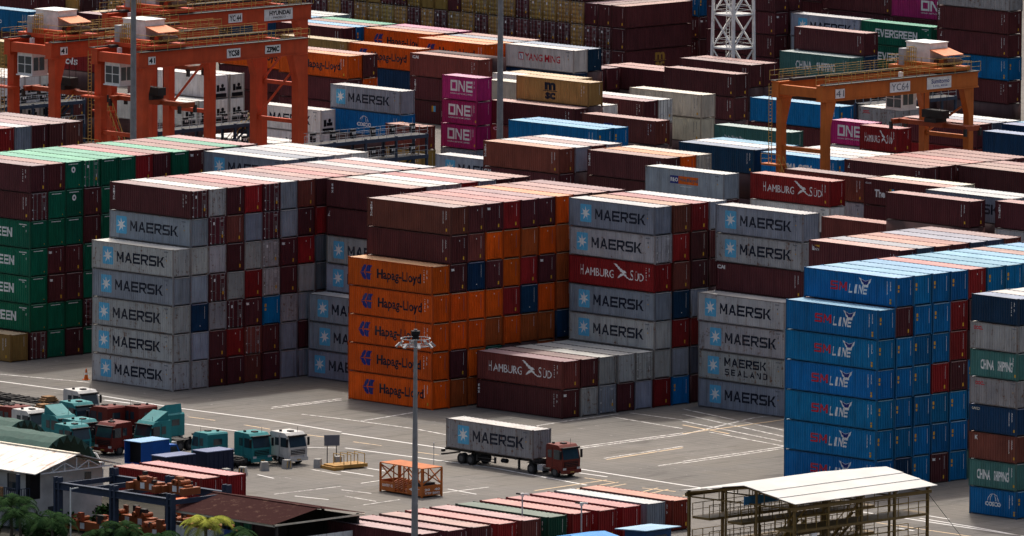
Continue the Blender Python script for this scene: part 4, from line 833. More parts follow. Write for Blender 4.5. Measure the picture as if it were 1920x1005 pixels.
# ------------------------------------------------------------------ blue reefer racks
def rack(X, Y0, Y1, zs, label, d=2.2):
    root = thing('reefer_rack', label, 'steel rack', (X, Y0, 0), 0, 'blue reefer racks'); n = max(2, int((Y1-Y0)/4)); ln = Y1-Y0
    for i in range(n+1):
        for x in (0, -d): q = MB(); q.beam((x, ln*i/n, 0), (x, ln*i/n, zs[-1]+.1), .26); obj('post', q, M['navysteel'], root)
    for z in zs:
        for x in (0, -d): q = MB(); q.box(x-.14, x+.14, -.2, ln+.2, z-.42, z); obj('beam', q, M['navysteel'], root)
        q = MB(); q.box(-d+.15, -.15, -.2, ln+.2, z-.06, z-.01); obj('deck', q, M['darksteel'], root)
        railing(root, [(.12,0,z),(.12,ln,z)], 1.1, M['galv'], 1.3); railing(root, [(-d-.12,0,z),(-d-.12,ln,z)], 1.1, M['galv'], 1.3)
        for i in range(int(ln/3.2)):
            q = MB(); q.box(-.25, .05, 1.2+3.2*i, 1.9+3.2*i, z+.35, z+1.35); o = obj('socket_box', q, M['black'], root)
            q = MB(); q.box(.05, .09, 1.3+3.2*i, 1.5+3.2*i, z+.8, z+1.1); q.box(.05,.09,1.62+3.2*i,1.82+3.2*i,z+.8,z+1.1); obj('socket', q, M['white'], o)
    stairs(root, (-d/2, ln-.6, zs[1]), (-d/2, ln-4.4, zs[0]), .7, M['navysteel']); stairs(root, (-d/2, ln-.6, zs[0]), (-d/2, ln-3.6, 0), .7, M['navysteel'])
    return root
rack(-127.0, 112.0, 131.8, (2.7, 5.6, 8.0), 'blue steel reefer rack with decks and sockets left of the magenta stack')
rack(-166.0, 125.0, 142.0, (2.7, 5.6), 'blue steel reefer rack seen between the red crane legs')
rack(-198.5, 122.0, 143.0, (2.7, 5.6), 'blue steel reefer rack at the upper left edge')
rack(-112.0, 191.0, 206.0, (2.7, 5.6, 8.5), 'dark blue reefer rack under the right-hand crane spreader')
# ------------------------------------------------------------------ trucks
def wheel(parent, x, y, r=.5, w=.34):
    me = cached(('wheel', r, w), lambda: (MB().cyl((0,-w/2,0),(0,w/2,0),r,18)).mesh('tyre'))
    rm = cached(('rim', r, w), lambda: (MB().cyl((0,-w/2-.015,0),(0,w/2+.015,0),r*.55,14)).mesh('rim'))
    o = link('wheel', me, M['rubber'], parent, (x, y, r)); link('rim', rm, M['rim'], o); return o
TEAL = (.02,.185,.195); TRED = (.12,.014,.010); TWH = (.50,.50,.48)
def tractor(x, y, rz, col, label, defl=False, chassis=True, group='parked tractor units', box=None, sleeper=True):
    root = thing('tractor_unit', label, 'truck', (x, y, 0), rz, group); c4 = (*col, .45); ra = (-3.75,) if box else (-4.6, -3.3)
    def P_(nm, q, mat=STEEL, par=root, c=c4): return obj(nm, q, mat, par, None, None, c)
    q = MB()
    for s in (-.42, .42): q.box((-4.6 if box else -6.0) if chassis else -2.3, .6, s-.05, s+.05, .72, .98)
    for k in ((-4.4, -3.4, -2.4) if box else (-5.8, -4.6, -3.4, -2.4) if chassis else (-2.2,)): q.box(k-.08, k+.08, -.4, .4, .74, .95)
    q.box(-2.2, .5, -1.0, 1.0, .55, .75); P_('chassis', q, M['darksteel'])
    xb = -2.1 if sleeper else -1.6; zt = 3.15
    pr = [(xb, .95), (.0, .75), (.62, .72), (.66, 1.75), (.34, zt-.25), (.05, zt), (xb+.15, zt+.05), (xb, zt-.1)]
    q = MB(); q.prism(pr, -1.2, 1.2); cab_ = P_('cab', q)
    q = MB(); q.v += [(.668,-1.05,1.78),(.668,1.05,1.78),(.40,1.0,zt-.32),(.40,-1.0,zt-.32)]; q.f.append((0,1,2,3)); q.v = [(a+.02,b,c) for a,b,c in q.v]; P_('windshield', q, M['glass'], cab_)
    q = MB(); q.box(.40, .72, -1.12, 1.12, zt-.36, zt-.22); P_('sun_visor', q, M['black'], cab_)
    for s in (-1, 1):
        q = MB(); q.prism([(-.55,1.78),(.5,1.78),(.28,zt-.45),(-.55,zt-.45)], s*1.205, s*1.215); P_('side_window', q, M['glass'], cab_)
        q = MB(); q.prism([(-1.35,1.9),(-.8,1.9),(-.8,zt-.5),(-1.35,zt-.5)], s*1.205, s*1.213); P_('side_window', q, M['glass'], cab_)
        q = MB(); q.box(.55, .65, s*1.22, s*1.5, 2.5, 2.55); q.box(.55,.68,s*1.38-.1,s*1.38+.1,1.85,2.65); P_('mirror', q, M['black'], cab_)
        q = MB(); q.box(.68, .73, s*.92-.2, s*.92+.2, .78, .98); P_('headlight', q, M['chrome'], cab_)
        q = MB(); q.box(-.75, -.71, s*1.2-.01, s*1.2+.01, .95, 2.9); P_('door_seam', q, M['black'], cab_)
        q = MB(); pts = [(.62*math.cos(t)-.45, .62*math.sin(t)+.5) for t in [math.pi*k/8 for k in range(9)]]; pin = [(.54*math.cos(t)-.45, .54*math.sin(t)+.5) for t in [math.pi*k/8 for k in range(8,-1,-1)]]
        q.prism(pts+pin, s*1.0, s*1.235); P_('fender', q, STEEL, cab_)
        q = MB(); q.box(-2.9, -2.2, s*.55, s*1.1, .45, 1.0) if chassis else q.box(-1.9,-1.3,s*.8,s*1.15,.45,.9); P_('fuel_tank', q, M['galv'])
    for a, b, d in ((1.05,1.55,.9),): 
        q = MB(); q.box(.655, .70, -d, d, a, b); P_('grille', q, M['black'], cab_)
        for k in range(3): q = MB(); q.box(.70, .715, -d, d, a+.08+.16*k, a+.12+.16*k); P_('grille_bar', q, STEEL, cab_)
    q = MB(); q.box(.45, .80, -1.2, 1.2, .42, .78); P_('bumper', q, STEEL, cab_, c4)
    q = MB(); q.box(.80, .81, -.25, .25, .5, .62); P_('number_plate', q, M['safety'], cab_)
    q = MB(); q.box(xb-.02, xb, -.5, .5, 2.0, 2.6); P_('rear_window', q, M['glass'], cab_)
    if defl: q = MB(); q.v += [(.05,-1.0,zt),(.05,1.0,zt),(-1.7,1.05,zt+.9),(-1.7,-1.05,zt+.9),(xb+.2,-1.05,zt),(xb+.2,1.05,zt)]; q.f += [(0,1,2,3),(3,2,5,4),(0,3,4),(1,5,2),(0,4,5,1)]; P_('roof_deflector', q, STEEL, cab_)
    q = MB(); q.box(-.7,-.2,-.25,.25,zt,zt+.14); q.cyl((-.1,.6,zt),(-.1,.6,zt+.5),.02,6); q.box(-1.2,-1.0,-.8,-.6,zt,zt+.2); P_('roof_fittings', q, M['darksteel'], cab_)
    for s in (-1, 1):
        wheel(root, -.45, s*.98)
        if chassis:
            for k in ra: wheel(root, k, s*.88, .5, .56)
    if chassis: q = MB(); q.box(-4.5 if not box else -4.2,-3.3,-.5,.5,1.0,1.10); q.box(-4.9 if not box else -4.4,-2.9,-1.1,-.65,1.05,1.09); q.box(-4.9 if not box else -4.4,-2.9,.65,1.1,1.05,1.09); P_('fifth_wheel', q, M['darksteel'])
    return root
D = math.radians
# the semi-trailer on the road
tr = D(-1.0)
tractor(49.75, -21.2, tr, (.13,.020,.013), 'red tractor unit pulling the grey container along the road', False, True, 'tractor unit on the road', True, False)
st_ = thing('skeletal_trailer', 'dark skeletal trailer carrying the grey container along the road', 'trailer', (46.9, -21.2, 0), tr)
q = MB()
for s in (-.5, .5): q.box(-13.0, -.2, s-.08, s+.08, 1.08, 1.36)
for k in (-12.8, -9.5, -6.0, -3.0, -.5): q.box(k-.12, k+.12, -1.15, 1.15, 1.16, 1.37)
obj('frame', q, M['darksteel'], st_)
for k in (-10.6, -9.3):
    for s in (-1, 1): wheel(st_, k, s*.9, .52, .58)
q = MB(); q.box(-8.5,-5.8,-1.15,-1.08,.55,.62); q.box(-8.5,-5.8,-1.15,-1.08,.85,.92); q.box(-8.5,-8.3,-1.15,-1.0,.5,1.1); q.box(-6,-5.8,-1.15,-1.0,.5,1.1); obj('side_guard', q, M['darksteel'], st_)
for s in (-.75, .75): q = MB(); q.box(-3.0,-2.8,s-.08,s+.08,.25,1.1); q.box(-3.1,-2.7,s-.15,s+.15,.2,.27); obj('landing_leg', q, M['darksteel'], st_)
q = MB(); q.box(-13.4,-13.2,-1.2,1.2,.6,.75); q.box(-13.4,-13.2,-1.2,-.8,.9,1.15); q.box(-13.4,-13.2,.8,1.2,.9,1.15); obj('rear_bumper', q, M['darksteel'], st_)
q = MB(); q.box(-8.2,-7.2,-.9,-.4,.6,1.05); q.cyl((-5.2,-.8,.85),(-4.5,-.8,.85),.22,10); obj('air_tanks', q, M['black'], st_)
tc_ = container('wM', 0, 0, 1.38, 12.192, 2.9, 'rusty star-badged pale grey container riding on the trailer', 'container on the trailer')
tc_.location = (46.9 - 6.6*math.cos(tr), -21.2 - 6.6*math.sin(tr), 1.38); tc_.rotation_euler = (0,0,tr)
for ch in tc_.children:
    ch.color = (ch.color[0]*.85, ch.color[1]*.85, ch.color[2]*.85, 1.0)
# parked tractors: x, y, heading, colour, deflector, chassis
PT = [(-10.7,-28.4,-3,TWH,0,1,'white-roofed tractor unit at the head of the flatbed row'), (-4.2,-34.9,-5,TEAL,0,1,'teal tractor unit just below the white-roofed one'),
      (-1.4,-34.8,180,TRED,0,0,'dark red cab seen from behind beside the teal one'), (-7.6,-41.6,180,TRED,0,0,'dark red cab low at the left above the green tent'),
      (-3.0,-42.2,0,TWH,0,0,'white flat-roofed cab just above the green tent'), (1.7,-42.6,-4,TEAL,1,0,'teal cab with sloping deflector left of the flat teal roofs'),
      (5.7,-43.4,0,TEAL,0,0,'teal flat-roofed cab half hidden behind the front teal one'), (7.9,-46.5,-2,TEAL,0,1,'teal cab facing right at the end of the green tent'),
      (8.7,-43.2,-88,TRED,0,0,'red tractor cab left of the open blue van'), (0.5,-32.2,178,TRED,0,0,'dark red cab facing away nearest the road'),
      (10.4,-39.6,-90,TEAL,1,1,'teal tractor with deflector showing its windscreen at left'), (6.2,-33.9,180,TEAL,1,0,'teal cab with deflector and long mirror by the road'),
      (19.4,-40.3,172,TEAL,0,1,'teal tractor seen from behind above the navy boxes'), (23.8,-37.5,-4,TEAL,0,1,'large teal tractor facing right beside the white cab'),
      (25.8,-34.6,-2,TWH,0,1,'white cab-over truck at the right end of the parked row')]
for x, y, a, c, d, ch, lab in PT: tractor(x, y, D(a), c, lab, bool(d), bool(ch))
def flatbed(x, y, rz, label):
    r = thing('flatbed_trailer', label, 'trailer', (x, y, 0), rz, 'parked flatbed trailers'); q = MB()
    for s in (-.5, .5): q.box(-12, 0, s-.08, s+.08, 1.0, 1.35)
    for k in range(9): q.box(-12+1.5*k-.1, -12+1.5*k+.1, -1.2, 1.2, 1.12, 1.36)
    q.box(-12,0,-1.25,-1.15,1.15,1.3); q.box(-12,0,1.15,1.25,1.15,1.3); obj('frame', q, M['darksteel'], r)
    for k in (-10.6, -9.3):
        for s in (-1, 1): wheel(r, k, s*.9, .5, .56)
    for k, z in ((-1.5,0),(-1.5,.18),(-1.5,.36)): q = MB(); q.box(k-.5,k+.5,-.9+z,.9-z,1.38+z,1.54+z); obj('timber', q, M['wood'], r)
    return r
flatbed(-15.5, -27.8, D(-3), 'dark skeletal trailer behind the white-roofed cab at left'); flatbed(-11.4, -32.2, D(-3), 'second dark skeletal trailer along the parked row at left')
flatbed(-13.6, -36.4, D(-2), 'third dark skeletal trailer nearest the green tent'); flatbed(8.6, -36.8, D(180+170), 'empty dark skeletal trailer among the teal tractors')
# car
car = thing('car', 'silver saloon car parked left of the open blue van', 'car', (13.6,-50.6,0), D(-15))
q = MB(); q.prism([(-2.2,.35),(2.2,.35),(2.25,.7),(1.3,.88),(.6,1.38),(-.9,1.42),(-1.7,.98),(-2.25,.92)], -.85, .85); cb = obj('body', q, M['galv'], car)
for s in (-1, 1):
    q = MB(); q.prism([(-1.45,.98),(1.05,.92),(.5,1.32),(-.85,1.36)], s*.852, s*.858); obj('side_window', q, M['glass'], cb)
    for k in (-1.35, 1.35): wheel(car, k, s*.75, .32, .22)
q = MB(); q.quad((1.28,-.75,.91),(1.28,.75,.91),(.64,.7,1.37),(.64,-.7,1.37)); q.v = [(a+.02,b,c+.015) for a,b,c in q.v]; obj('windshield', q, M['glass'], cb)
q = MB(); q.quad((-1.68,-.75,1.0),(-1.68,.75,1.0),(-.92,.7,1.42),(-.92,-.7,1.42)); q.v = [(a-.02,b,c+.015) for a,b,c in q.v]; obj('rear_window', q, M['glass'], cb)
# open blue box van
bv = thing('box_van', 'small bright blue box van with its dark open back', 'van', (18.55,-47.2,0), D(92))
q = MB(); q.box(-1.9,1.9,-1.15,-1.09,.7,2.8); q.box(-1.9,1.9,1.09,1.15,.7,2.8); q.box(1.84,1.9,-1.09,1.09,.7,2.8); q.box(-1.9,1.9,-1.15,1.15,.62,.7); obj('cargo_box', q, STEEL, bv, None, None, (.005,.07,.30,.1))
q = MB(); q.box(-1.2,1.8,-1.08,1.08,.72,2.78); obj('shade_block', q, M['black'], bv)  # black block stands in for the shade inside the open van
q = MB(); q.box(-1.95,1.95,-1.2,1.2,2.8,2.86); obj('box_roof', q, STEEL, bv, None, None, (.20,.36,.55,.1))
q = MB(); q.prism([(2.0,.6),(3.5,.6),(3.55,1.4),(3.1,2.2),(2.0,2.25)], -1.0, 1.0); cb = obj('cab', q, STEEL, bv, None, None, (.01,.09,.36,.1))
for s in (-1, 1): q = MB(); q.prism([(2.2,1.4),(3.35,1.4),(3.0,2.05),(2.2,2.05)], s*1.003, s*1.01); obj('side_window', q, M['glass'], cb)
for k in (-1.2, 2.8):
    for s in (-1, 1): wheel(bv, k, s*.85, .4, .25)
for x, y, L_, lab in ((25.7, -50.35, 3.7, 'navy storage box nearer the red containers'), (25.75, -45.2, 3.4, 'navy storage box just before the large teal tractor')):
    b_ = thing('storage_box', lab, 'storage box', (x, y, 0), D(-2), 'navy storage boxes'); hh = 2.36
    q = MB(); q.box(-1.05,1.05,-L_/2,L_/2,.05,hh); obj('body', q, STEEL, b_, None, None, (.006,.012,.035,.15)); q = MB(); q.box(-1.1,1.1,-L_/2-.05,L_/2+.05,hh,hh+.08); obj('lid', q, STEEL, b_, None, None, (.13,.16,.27,.2))
    for k in range(6): q = MB(); q.box(1.05,1.08,-L_/2+.3+k*.6,-L_/2+.36+k*.6,.1,hh-.05); obj('rib', q, STEEL, b_, None, None, (.006,.012,.035,.15))
# sign board, barrier platform, blocks, cone
sb = thing('notice_board', 'grey notice board on two thin posts by the white cab', 'sign', (27.6,-31.2,0), D(-35))
for s in (-.45, .45): q = MB(); q.beam((0,s,0),(0,s,2.7),.08); obj('post', q, M['darksteel'], sb)
q = MB(); q.box(-.06,.06,-.75,.75,1.7,2.75); obj('board', q, M['greyink'], sb)
bp = thing('barrier_platform', 'yellow low steel platform with hoop handrails right of the notice board', 'platform', (31.0,-32.6,0), D(80))
q = MB(); q.box(-1.9,1.9,-1.0,1.0,.12,.45); q.box(-2.1,-1.0,-1.2,1.2,.0,.3); obj('deck', q, STEEL, bp, None, None, (.36,.20,.05,.6))
for k in (-.8, .0, .8, 1.6):
    q = MB(); q.beam((k,-.9,.45),(k,-.9,1.4),.06); q.beam((k,.9,.45),(k,.9,1.4),.06); q.beam((k,-.9,1.4),(k,.9,1.4),.06); obj('hoop', q, M['safety'], bp)
for i, (x, y, lab) in enumerate(((28.0,-45.6,'striped block at left foot of the navy box'),(28.2,-43.6,'striped block at the right corner of the navy box'),(27.0,-39.6,'grey block before the large teal tractor'),(27.4,-37.0,'striped block between teal and white cabs'),(29.0,-34.4,'grey block right of the white cab'),(28.9,-31.6,'striped block under the notice board'))):
    b_ = thing('concrete_block', lab + ', yellow and black' if 'striped' in lab else lab + ', concrete', 'block', (x, y, 0), D(30*i), 'concrete traffic blocks')
    q = MB(); q.prism([(-.42,0),(.42,0),(.32,.85),(-.32,.85)], -.32, .32); obj('body', q, M['concrete'], b_)
    if 'striped' in lab:
        for k in range(3): q = MB(); q.prism([(-.34+.24*k,.08),(-.22+.24*k,.08),(-.14+.2*k,.75),(-.25+.2*k,.75)], -.33, .33); obj('stripe', q, M['safety' if k % 2 == 0 else 'black'], b_)
cn = thing('traffic_cone', 'orange traffic cone standing left of the grey bottom container', 'cone', (-34.5,-6.6,0)); q = MB(); q.box(-.3,.3,-.3,.3,0,.06); obj('base', q, M['orange'], cn); q = MB(); q.cyl((0,0,.06),(0,0,1.15),.24,14,.06); obj('body', q, M['orange'], cn); q = MB(); q.cyl((0,0,.55),(0,0,.75),.165,14,.135); obj('band', q, M['white'], cn)
rs = thing('lane_sign', 'small grey lane sign on a thin pole beside the road', 'sign', (35.8,-25.4,0), D(45)); q = MB(); q.cyl((0,0,0),(0,0,2.2),.03,8); obj('pole', q, M['galv'], rs); q = MB(); q.box(-.03,.03,-.45,.45,1.75,2.3); bo = obj('plate', q, M['greyink'], rs)
v_, f_ = fit(outline('R-30', .03), -.36, .36, 1.88, 2.16); me_ = bpy.data.meshes.new('lettering'); me_.from_pydata([(.036, a, b) for a, b in v_], [], f_); link('lettering', me_, M['cream'], bo)
# orange work cage
cg = thing('work_cage', 'orange open-sided steel work cage standing on the yard', 'cage', (48.0,-40.3,0), D(-4)); oc = (.42,.12,.025,.55)
Lc, Wc, Hc = 6.1, 2.44, 2.75
def CP(nm, q, par=cg): return obj(nm, q, STEEL, par, None, None, oc)
for sx in (-1, 1):
    for sy in (-1, 1): q = MB(); q.beam((sx*Lc/2,sy*Wc/2,0),(sx*Lc/2,sy*Wc/2,Hc),.16); CP('corner_post', q)
q = MB(); q.box(-Lc/2-.05,Lc/2+.05,-Wc/2-.05,Wc/2+.05,Hc,Hc+.07); CP('roof', q)
q = MB(); q.box(-Lc/2,Lc/2,-Wc/2,Wc/2,.15,.25); CP('floor', q)
for a, b in ((-Lc/2,-.9),(.9,Lc/2)):
    q = MB(); q.box(a,b,-Wc/2-.04,-Wc/2,.15,1.05); sp = CP('side_panel', q); q = MB(); q.box(a,b,Wc/2,Wc/2+.04,.15,1.05); CP('side_panel', q)
    t_ = '41T' if a > 0 else 'GANTRY  02'
    v_, f_ = fit(outline(t_, .03), a+.3, b-.3, .55, .82); me_ = bpy.data.meshes.new('lettering'); me_.from_pydata([(p, -Wc/2-.046, r) for p, r in v_], [], f_); link('lettering', me_, M['white'], sp)
for sx in (-1, 1): q = MB(); q.box(sx*Lc/2-.02,sx*Lc/2+.02,-Wc/2,Wc/2,.15,1.15); ep = CP('end_panel', q)
for z0, z1, t_ in ((.62,.85,'20   40'),(.28,.50,'YTP 2002')):
    v_, f_ = fit(outline(t_, .03), -.9, 1.0, z0, z1); me_ = bpy.data.meshes.new('lettering'); me_.from_pydata([(Lc/2+.03, p, r) for p, r in v_], [], f_); link('lettering', me_, M['white'], ep)
for a, b in ((-Lc/2,-1.1),(1.1,Lc/2)):
    for y in (-Wc/2, Wc/2):
        q = MB(); q.beam((a,y,1.2),(b,y,Hc-.1),.09); CP('brace', q); q = MB(); q.beam((b,y,1.2),(a,y,Hc-.1),.09); CP('brace', q)
for x in (-Lc/2, Lc/2): q = MB(); q.beam((x,-Wc/2,1.2),(x,Wc/2,Hc-.1),.09); CP('brace', q); q = MB(); q.beam((x,Wc/2,1.2),(x,-Wc/2,Hc-.1),.09); CP('brace', q)
for x in (-1.1,-.4,.4,1.1):
    for y in (-Wc/2, Wc/2): q = MB(); q.beam((x,y,.2),(x,y,Hc),.09); CP('upright', q)
for k in range(6): q = MB(); q.beam((-2.8+k*.5,-1.0,.4),(-2.4+k*.5,1.0,1.15),.16); CP('twistlock_bin', q)
q = MB(); q.box(1.2,2.6,-.8,.8,.25,1.3); obj('tool_chest', q, M['darksteel'], cg)
# ------------------------------------------------------------------ steel inspection shelter at bottom right
sh = thing('inspection_shelter', 'yellow steel platform shelter under a white sheet roof at bottom right', 'shelter', (108.0, -64.4, 0)); ys = (.15,.10,.035,.5); LY_ = 17.2
def SP(nm, q, mat=STEEL, par=sh, c=ys): return obj(nm, q, mat, par, None, None, c)
XE, XA, ZE, ZA = 14.3, 8.0, 9.0, 9.95
def slope(x): return ZA - (ZA-ZE)*(x-XA)/(XE-XA) if x > XA else ZA - (ZA-8.75)*(XA-x)/XA
for k in range(3):
    a = XA + (XE-XA)*k/3; b = XA + (XE-XA)*(k+1)/3
    q = MB(); q.prism([(a-.1*(k>0), slope(a)+.04*(3-k)), (b+.05, slope(b)+.04*(3-k)), (b+.05, slope(b)+.04*(3-k)+.05), (a-.1*(k>0), slope(a)+.04*(3-k)+.05)], -.6, LY_+.6); SP('roof_sheet', q, M['offwhite'])
    a = XA*(1-k/3); b = XA*(1-(k+1)/3); q = MB(); q.prism([(a, slope(a)+.04*(3-k)), (b-.05, slope(b)+.04*(3-k)), (b-.05, slope(b)+.04*(3-k)+.05), (a, slope(a)+.04*(3-k)+.05)], -.6, LY_+.6); SP('roof_sheet', q, M['offwhite'])
for y in (0, LY_/4, LY_/2, 3*LY_/4, LY_):
    for x in (.6, 5.2, 9.0, 13.7): q = MB(); q.beam((x,y,0),(x,y,slope(x)),.22 if x in (.6,13.7) else .16); SP('post', q)
    q = MB(); q.beam((.3,y,slope(.3)-.15),(XA,y,ZA-.15),.14); q.beam((XA,y,ZA-.15),(XE-.3,y,slope(XE-.3)-.15),.14); q.beam((.6,y,8.3),(13.7,y,8.5),.12)
    for k in range(8): x = .6 + 13.1*k/7; q.beam((x,y,8.4),(x,y,slope(x)-.1),.07)
    SP('truss', q)
for x in (.6, 13.7): q = MB(); q.box(x-.14,x+.14,-.4,LY_+.4,8.35,8.65); SP('eave_beam', q)
for z in (1.6, 4.2, 6.6):
    for x0, x1 in ((1.0,3.2),(5.4,7.2),(11.3,13.9)):
        q = MB(); q.box(x0,x1,0,LY_,z-.22,z); SP('deck', q)
        for x in (x0+.05, x1-.05): railing(sh, [(x,0,z),(x,LY_,z)], 1.15, M['yellowsteel'], 1.25, True, .028)
for y0 in (2.0, 9.0):
    for z0, z1 in ((1.6,4.2),(4.2,6.6)): stairs(sh, (9.6, y0, z0), (9.6, y0+3.2, z1), .8, M['yellowsteel'])
q = MB(); q.box(8.05,8.15,-.66,4.4,8.35,9.1); hb = SP('header_board', q, STEEL, sh, (.02,.12,.25,.5))
q = MB(); q.box(XE-.35,XE-.2,1.8,2.5,2.0,6.2); SP('notice_strip', q, M['white'])
for s in ((13.9,LY_,8.2,19.0,LY_+4.0),(13.9,0,8.2,17.0,-2.5)): q = MB(); q.beam((s[0],s[1],s[2]),(s[3],s[4],0),.04); SP('guy_wire', q, M['darksteel'])
# small booth, canopy and camera poles in the foreground
bo = thing('booth', 'small blue booth with pale flat roof at the bottom edge', 'booth', (92.2,-53.0,0)); q = MB(); q.box(-1.4,1.4,-1.6,1.6,0,2.5); obj('body', q, STEEL, bo, None, None, (.01,.06,.18,.2)); q = MB(); q.prism([(-2.0,2.5),(2.0,2.7),(2.0,2.78),(-2.0,2.58)],-2.3,2.3); obj('roof', q, STEEL, bo, None, None, (.26,.42,.56,.3)); q = MB(); q.box(1.4,1.43,-1.0,1.0,1.1,2.1); obj('window', q, M['glass'], bo)
cp = thing('canopy', 'bright blue canopy beside the white reefer unit at the bottom edge', 'canopy', (91.0,-59.6,0)); q = MB(); q.prism([(-2,2.3),(0,2.6),(2,2.3),(2,2.36),(0,2.66),(-2,2.36)],-2.2,2.2,'y'); obj('cover', q, STEEL, cp, None, None, (.03,.22,.55,.1))
for x in (-1.8,1.8):
    for y in (-2.0,2.0): q = MB(); q.beam((x,y,0),(x,y,2.3),.08); obj('post', q, M['galv'], cp)
for x, y, hh, lab in ((84.2,-53.6,3.9,'thin camera pole with twin heads among the ground row'), (79.8,-56.9,4.6,'short camera pole left of the twin-headed one')):
    c_ = thing('camera_pole', lab, 'camera pole', (x, y, 0), 0, 'camera poles'); q = MB(); q.cyl((0,0,0),(0,0,hh),.07,8); obj('pole', q, M['galv'], c_); q = MB(); q.cyl((0,0,hh),(0,0,hh+.3),.17,10); obj('dome', q, M['white'], c_)
    for s in (-1,1): q = MB(); q.beam((0,0,hh+.2),(s*.5,s*.3,hh+.25),.14); obj('camera_head', q, M['black' if s < 0 else 'white'], c_)
# ------------------------------------------------------------------ office, rack, shed and greenery at bottom left
dq = MB(); dq.quad((20,-125,.006),(98,-125,.006),(98,-84,.006),(74,-84,.006),(62,-63.2,.006),(30,-63.2,.006),(28,-84,.006),(20,-84,.006))
dirt = obj('dirt_ground', dq, flat_mat('dark_soil', (.035,.033,.026), .95, 0, .5, .5)); dirt['kind'] = 'structure'
bd = thing('office_building', 'two-storey white site office with rusty pale sheet roof at bottom left', 'building', (0,0,0)); bx1 = 41.6; Y0, Y1 = -83.2, -74.2; YM = -78.7
def BP(nm, q, mat, par=bd, c=None): return obj(nm, q, mat, par, None, None, c)
WALL = flat_mat('office_wall', (.48,.48,.45), .8, 0, .3, .6)
def sheet_mat():
    m, t, b = new_mat('rusty_roof_sheet'); tc = t.nodes.new('ShaderNodeTexCoord'); n = noise(t, tc.outputs['Object'], .9, 8, .68, (1.6,.3,1)); n2 = noise(t, tc.outputs['Object'], .12, 4)
    c = mixrgb(t, ramp(t, n, .56, .64), (.54,.52,.48), (.26,.14,.08)); c = mixrgb(t, ramp(t, n2, .60, .68), c, (.36,.20,.12)); t.links.new(c, b.inputs['Base Color']); b.inputs['Roughness'].default_value = .7; return m
RS = sheet_mat()
q = MB(); q.box(8, bx1, Y0, Y1, 0, 5.4); q.prism([(Y0,5.4),(Y1,5.4),(YM,6.5)], bx1-.2, bx1-.15, 'x'); BP('wall', q, WALL)
for k in range(22):
    x0 = 8 + (43.2-8)*k/22; x1 = 8 + (43.2-8)*(k+1)/22 + .06; dz = .012*(k % 2)
    q = MB(); q.prism([(Y0-.9,5.35+dz),(YM,6.75+dz),(YM,6.83+dz),(Y0-.9,5.43+dz)], x0, x1, 'x'); BP('roof_sheet', q, RS)
    q = MB(); q.prism([(Y1+.9,5.35+dz),(YM,6.75+dz),(YM,6.83+dz),(Y1+.9,5.43+dz)], x0, x1, 'x'); BP('roof_sheet', q, RS)
q = MB(); q.box(8, 43.3, YM-.2, YM+.2, 6.8, 6.92); BP('ridge_cap', q, M['cream'])
q = MB()
for k in range(7): y = Y0 + (Y1-Y0)*k/6; z = 6.5 - abs(y-YM)*.25; q.beam((43.0,y,5.35),(43.0,y,max(5.4,z)),.08); 
for k in range(6): a = Y0+(Y1-Y0)*k/6; b = Y0+(Y1-Y0)*(k+1)/6; za = 6.5-abs(a-YM)*.25; zb = 6.5-abs(b-YM)*.25; q.beam((43.0,a,5.4 if k % 2 else za),(43.0,b,zb if k % 2 else 5.4),.08)
q.beam((43.0,Y0,5.35),(43.0,Y1,5.35),.1); BP('gable_truss', q, M['white'])
for x in (33.2, 36.2, 39.2): q = MB(); q.box(x-.6,x+.6,Y0-.05,Y0,3.5,5.0); wi = BP('window', q, M['glass']); q = MB(); q.box(x-.7,x+.7,Y0-.09,Y0-.05,3.38,3.5); q.box(x-.7,x-.6,Y0-.09,Y0-.05,3.5,5.0); q.box(x+.6,x+.7,Y0-.09,Y0-.05,3.5,5.0); BP('frame', q, M['darksteel'], wi)
for z, y in ((4.4,-76.0),(1.6,-80.6)): q = MB(); q.box(bx1,bx1+.04,y-.4,y+.4,z-.35,z+.35); BP('window', q, M['glass'])
q = MB(); q.box(8,bx1,Y0-1.5,Y0,2.55,2.8); BP('balcony', q, M['navysteel']); railing(bd, [(8,Y0-1.45,2.8),(bx1,Y0-1.45,2.8),(bx1,Y0-.1,2.8)], 1.1, M['navysteel'], .28, False, .03)
q = MB(); q.box(bx1-3.4,bx1-2.0,Y0-.06,Y0,0.1,2.1); BP('door', q, M['galv']); q = MB(); q.box(bx1-.6,bx1+.02,Y0-.05,Y0+1.2,2.8,5.2); BP('doorway', q, M['black'])
for x in (bx1-.2, bx1-9, bx1-18): q = MB(); q.beam((x,Y0-1.35,0),(x,Y0-1.35,5.3),.3); BP('column', q, M['navysteel'])
wc = thing('wooden_crate', 'wooden crate panel hung on the office balcony rail', 'crate', (38.6,-84.8,2.82))
for k in range(4): q = MB(); q.box(-1.0,1.0,-.06,.06,.02+.28*k,.26+.28*k); obj('plank', q, M['wood'], wc)
q = MB(); q.box(-.95,-.85,.06,.1,0,1.1); q.box(.85,.95,.06,.1,0,1.1); obj('batten', q, M['wood'], wc)
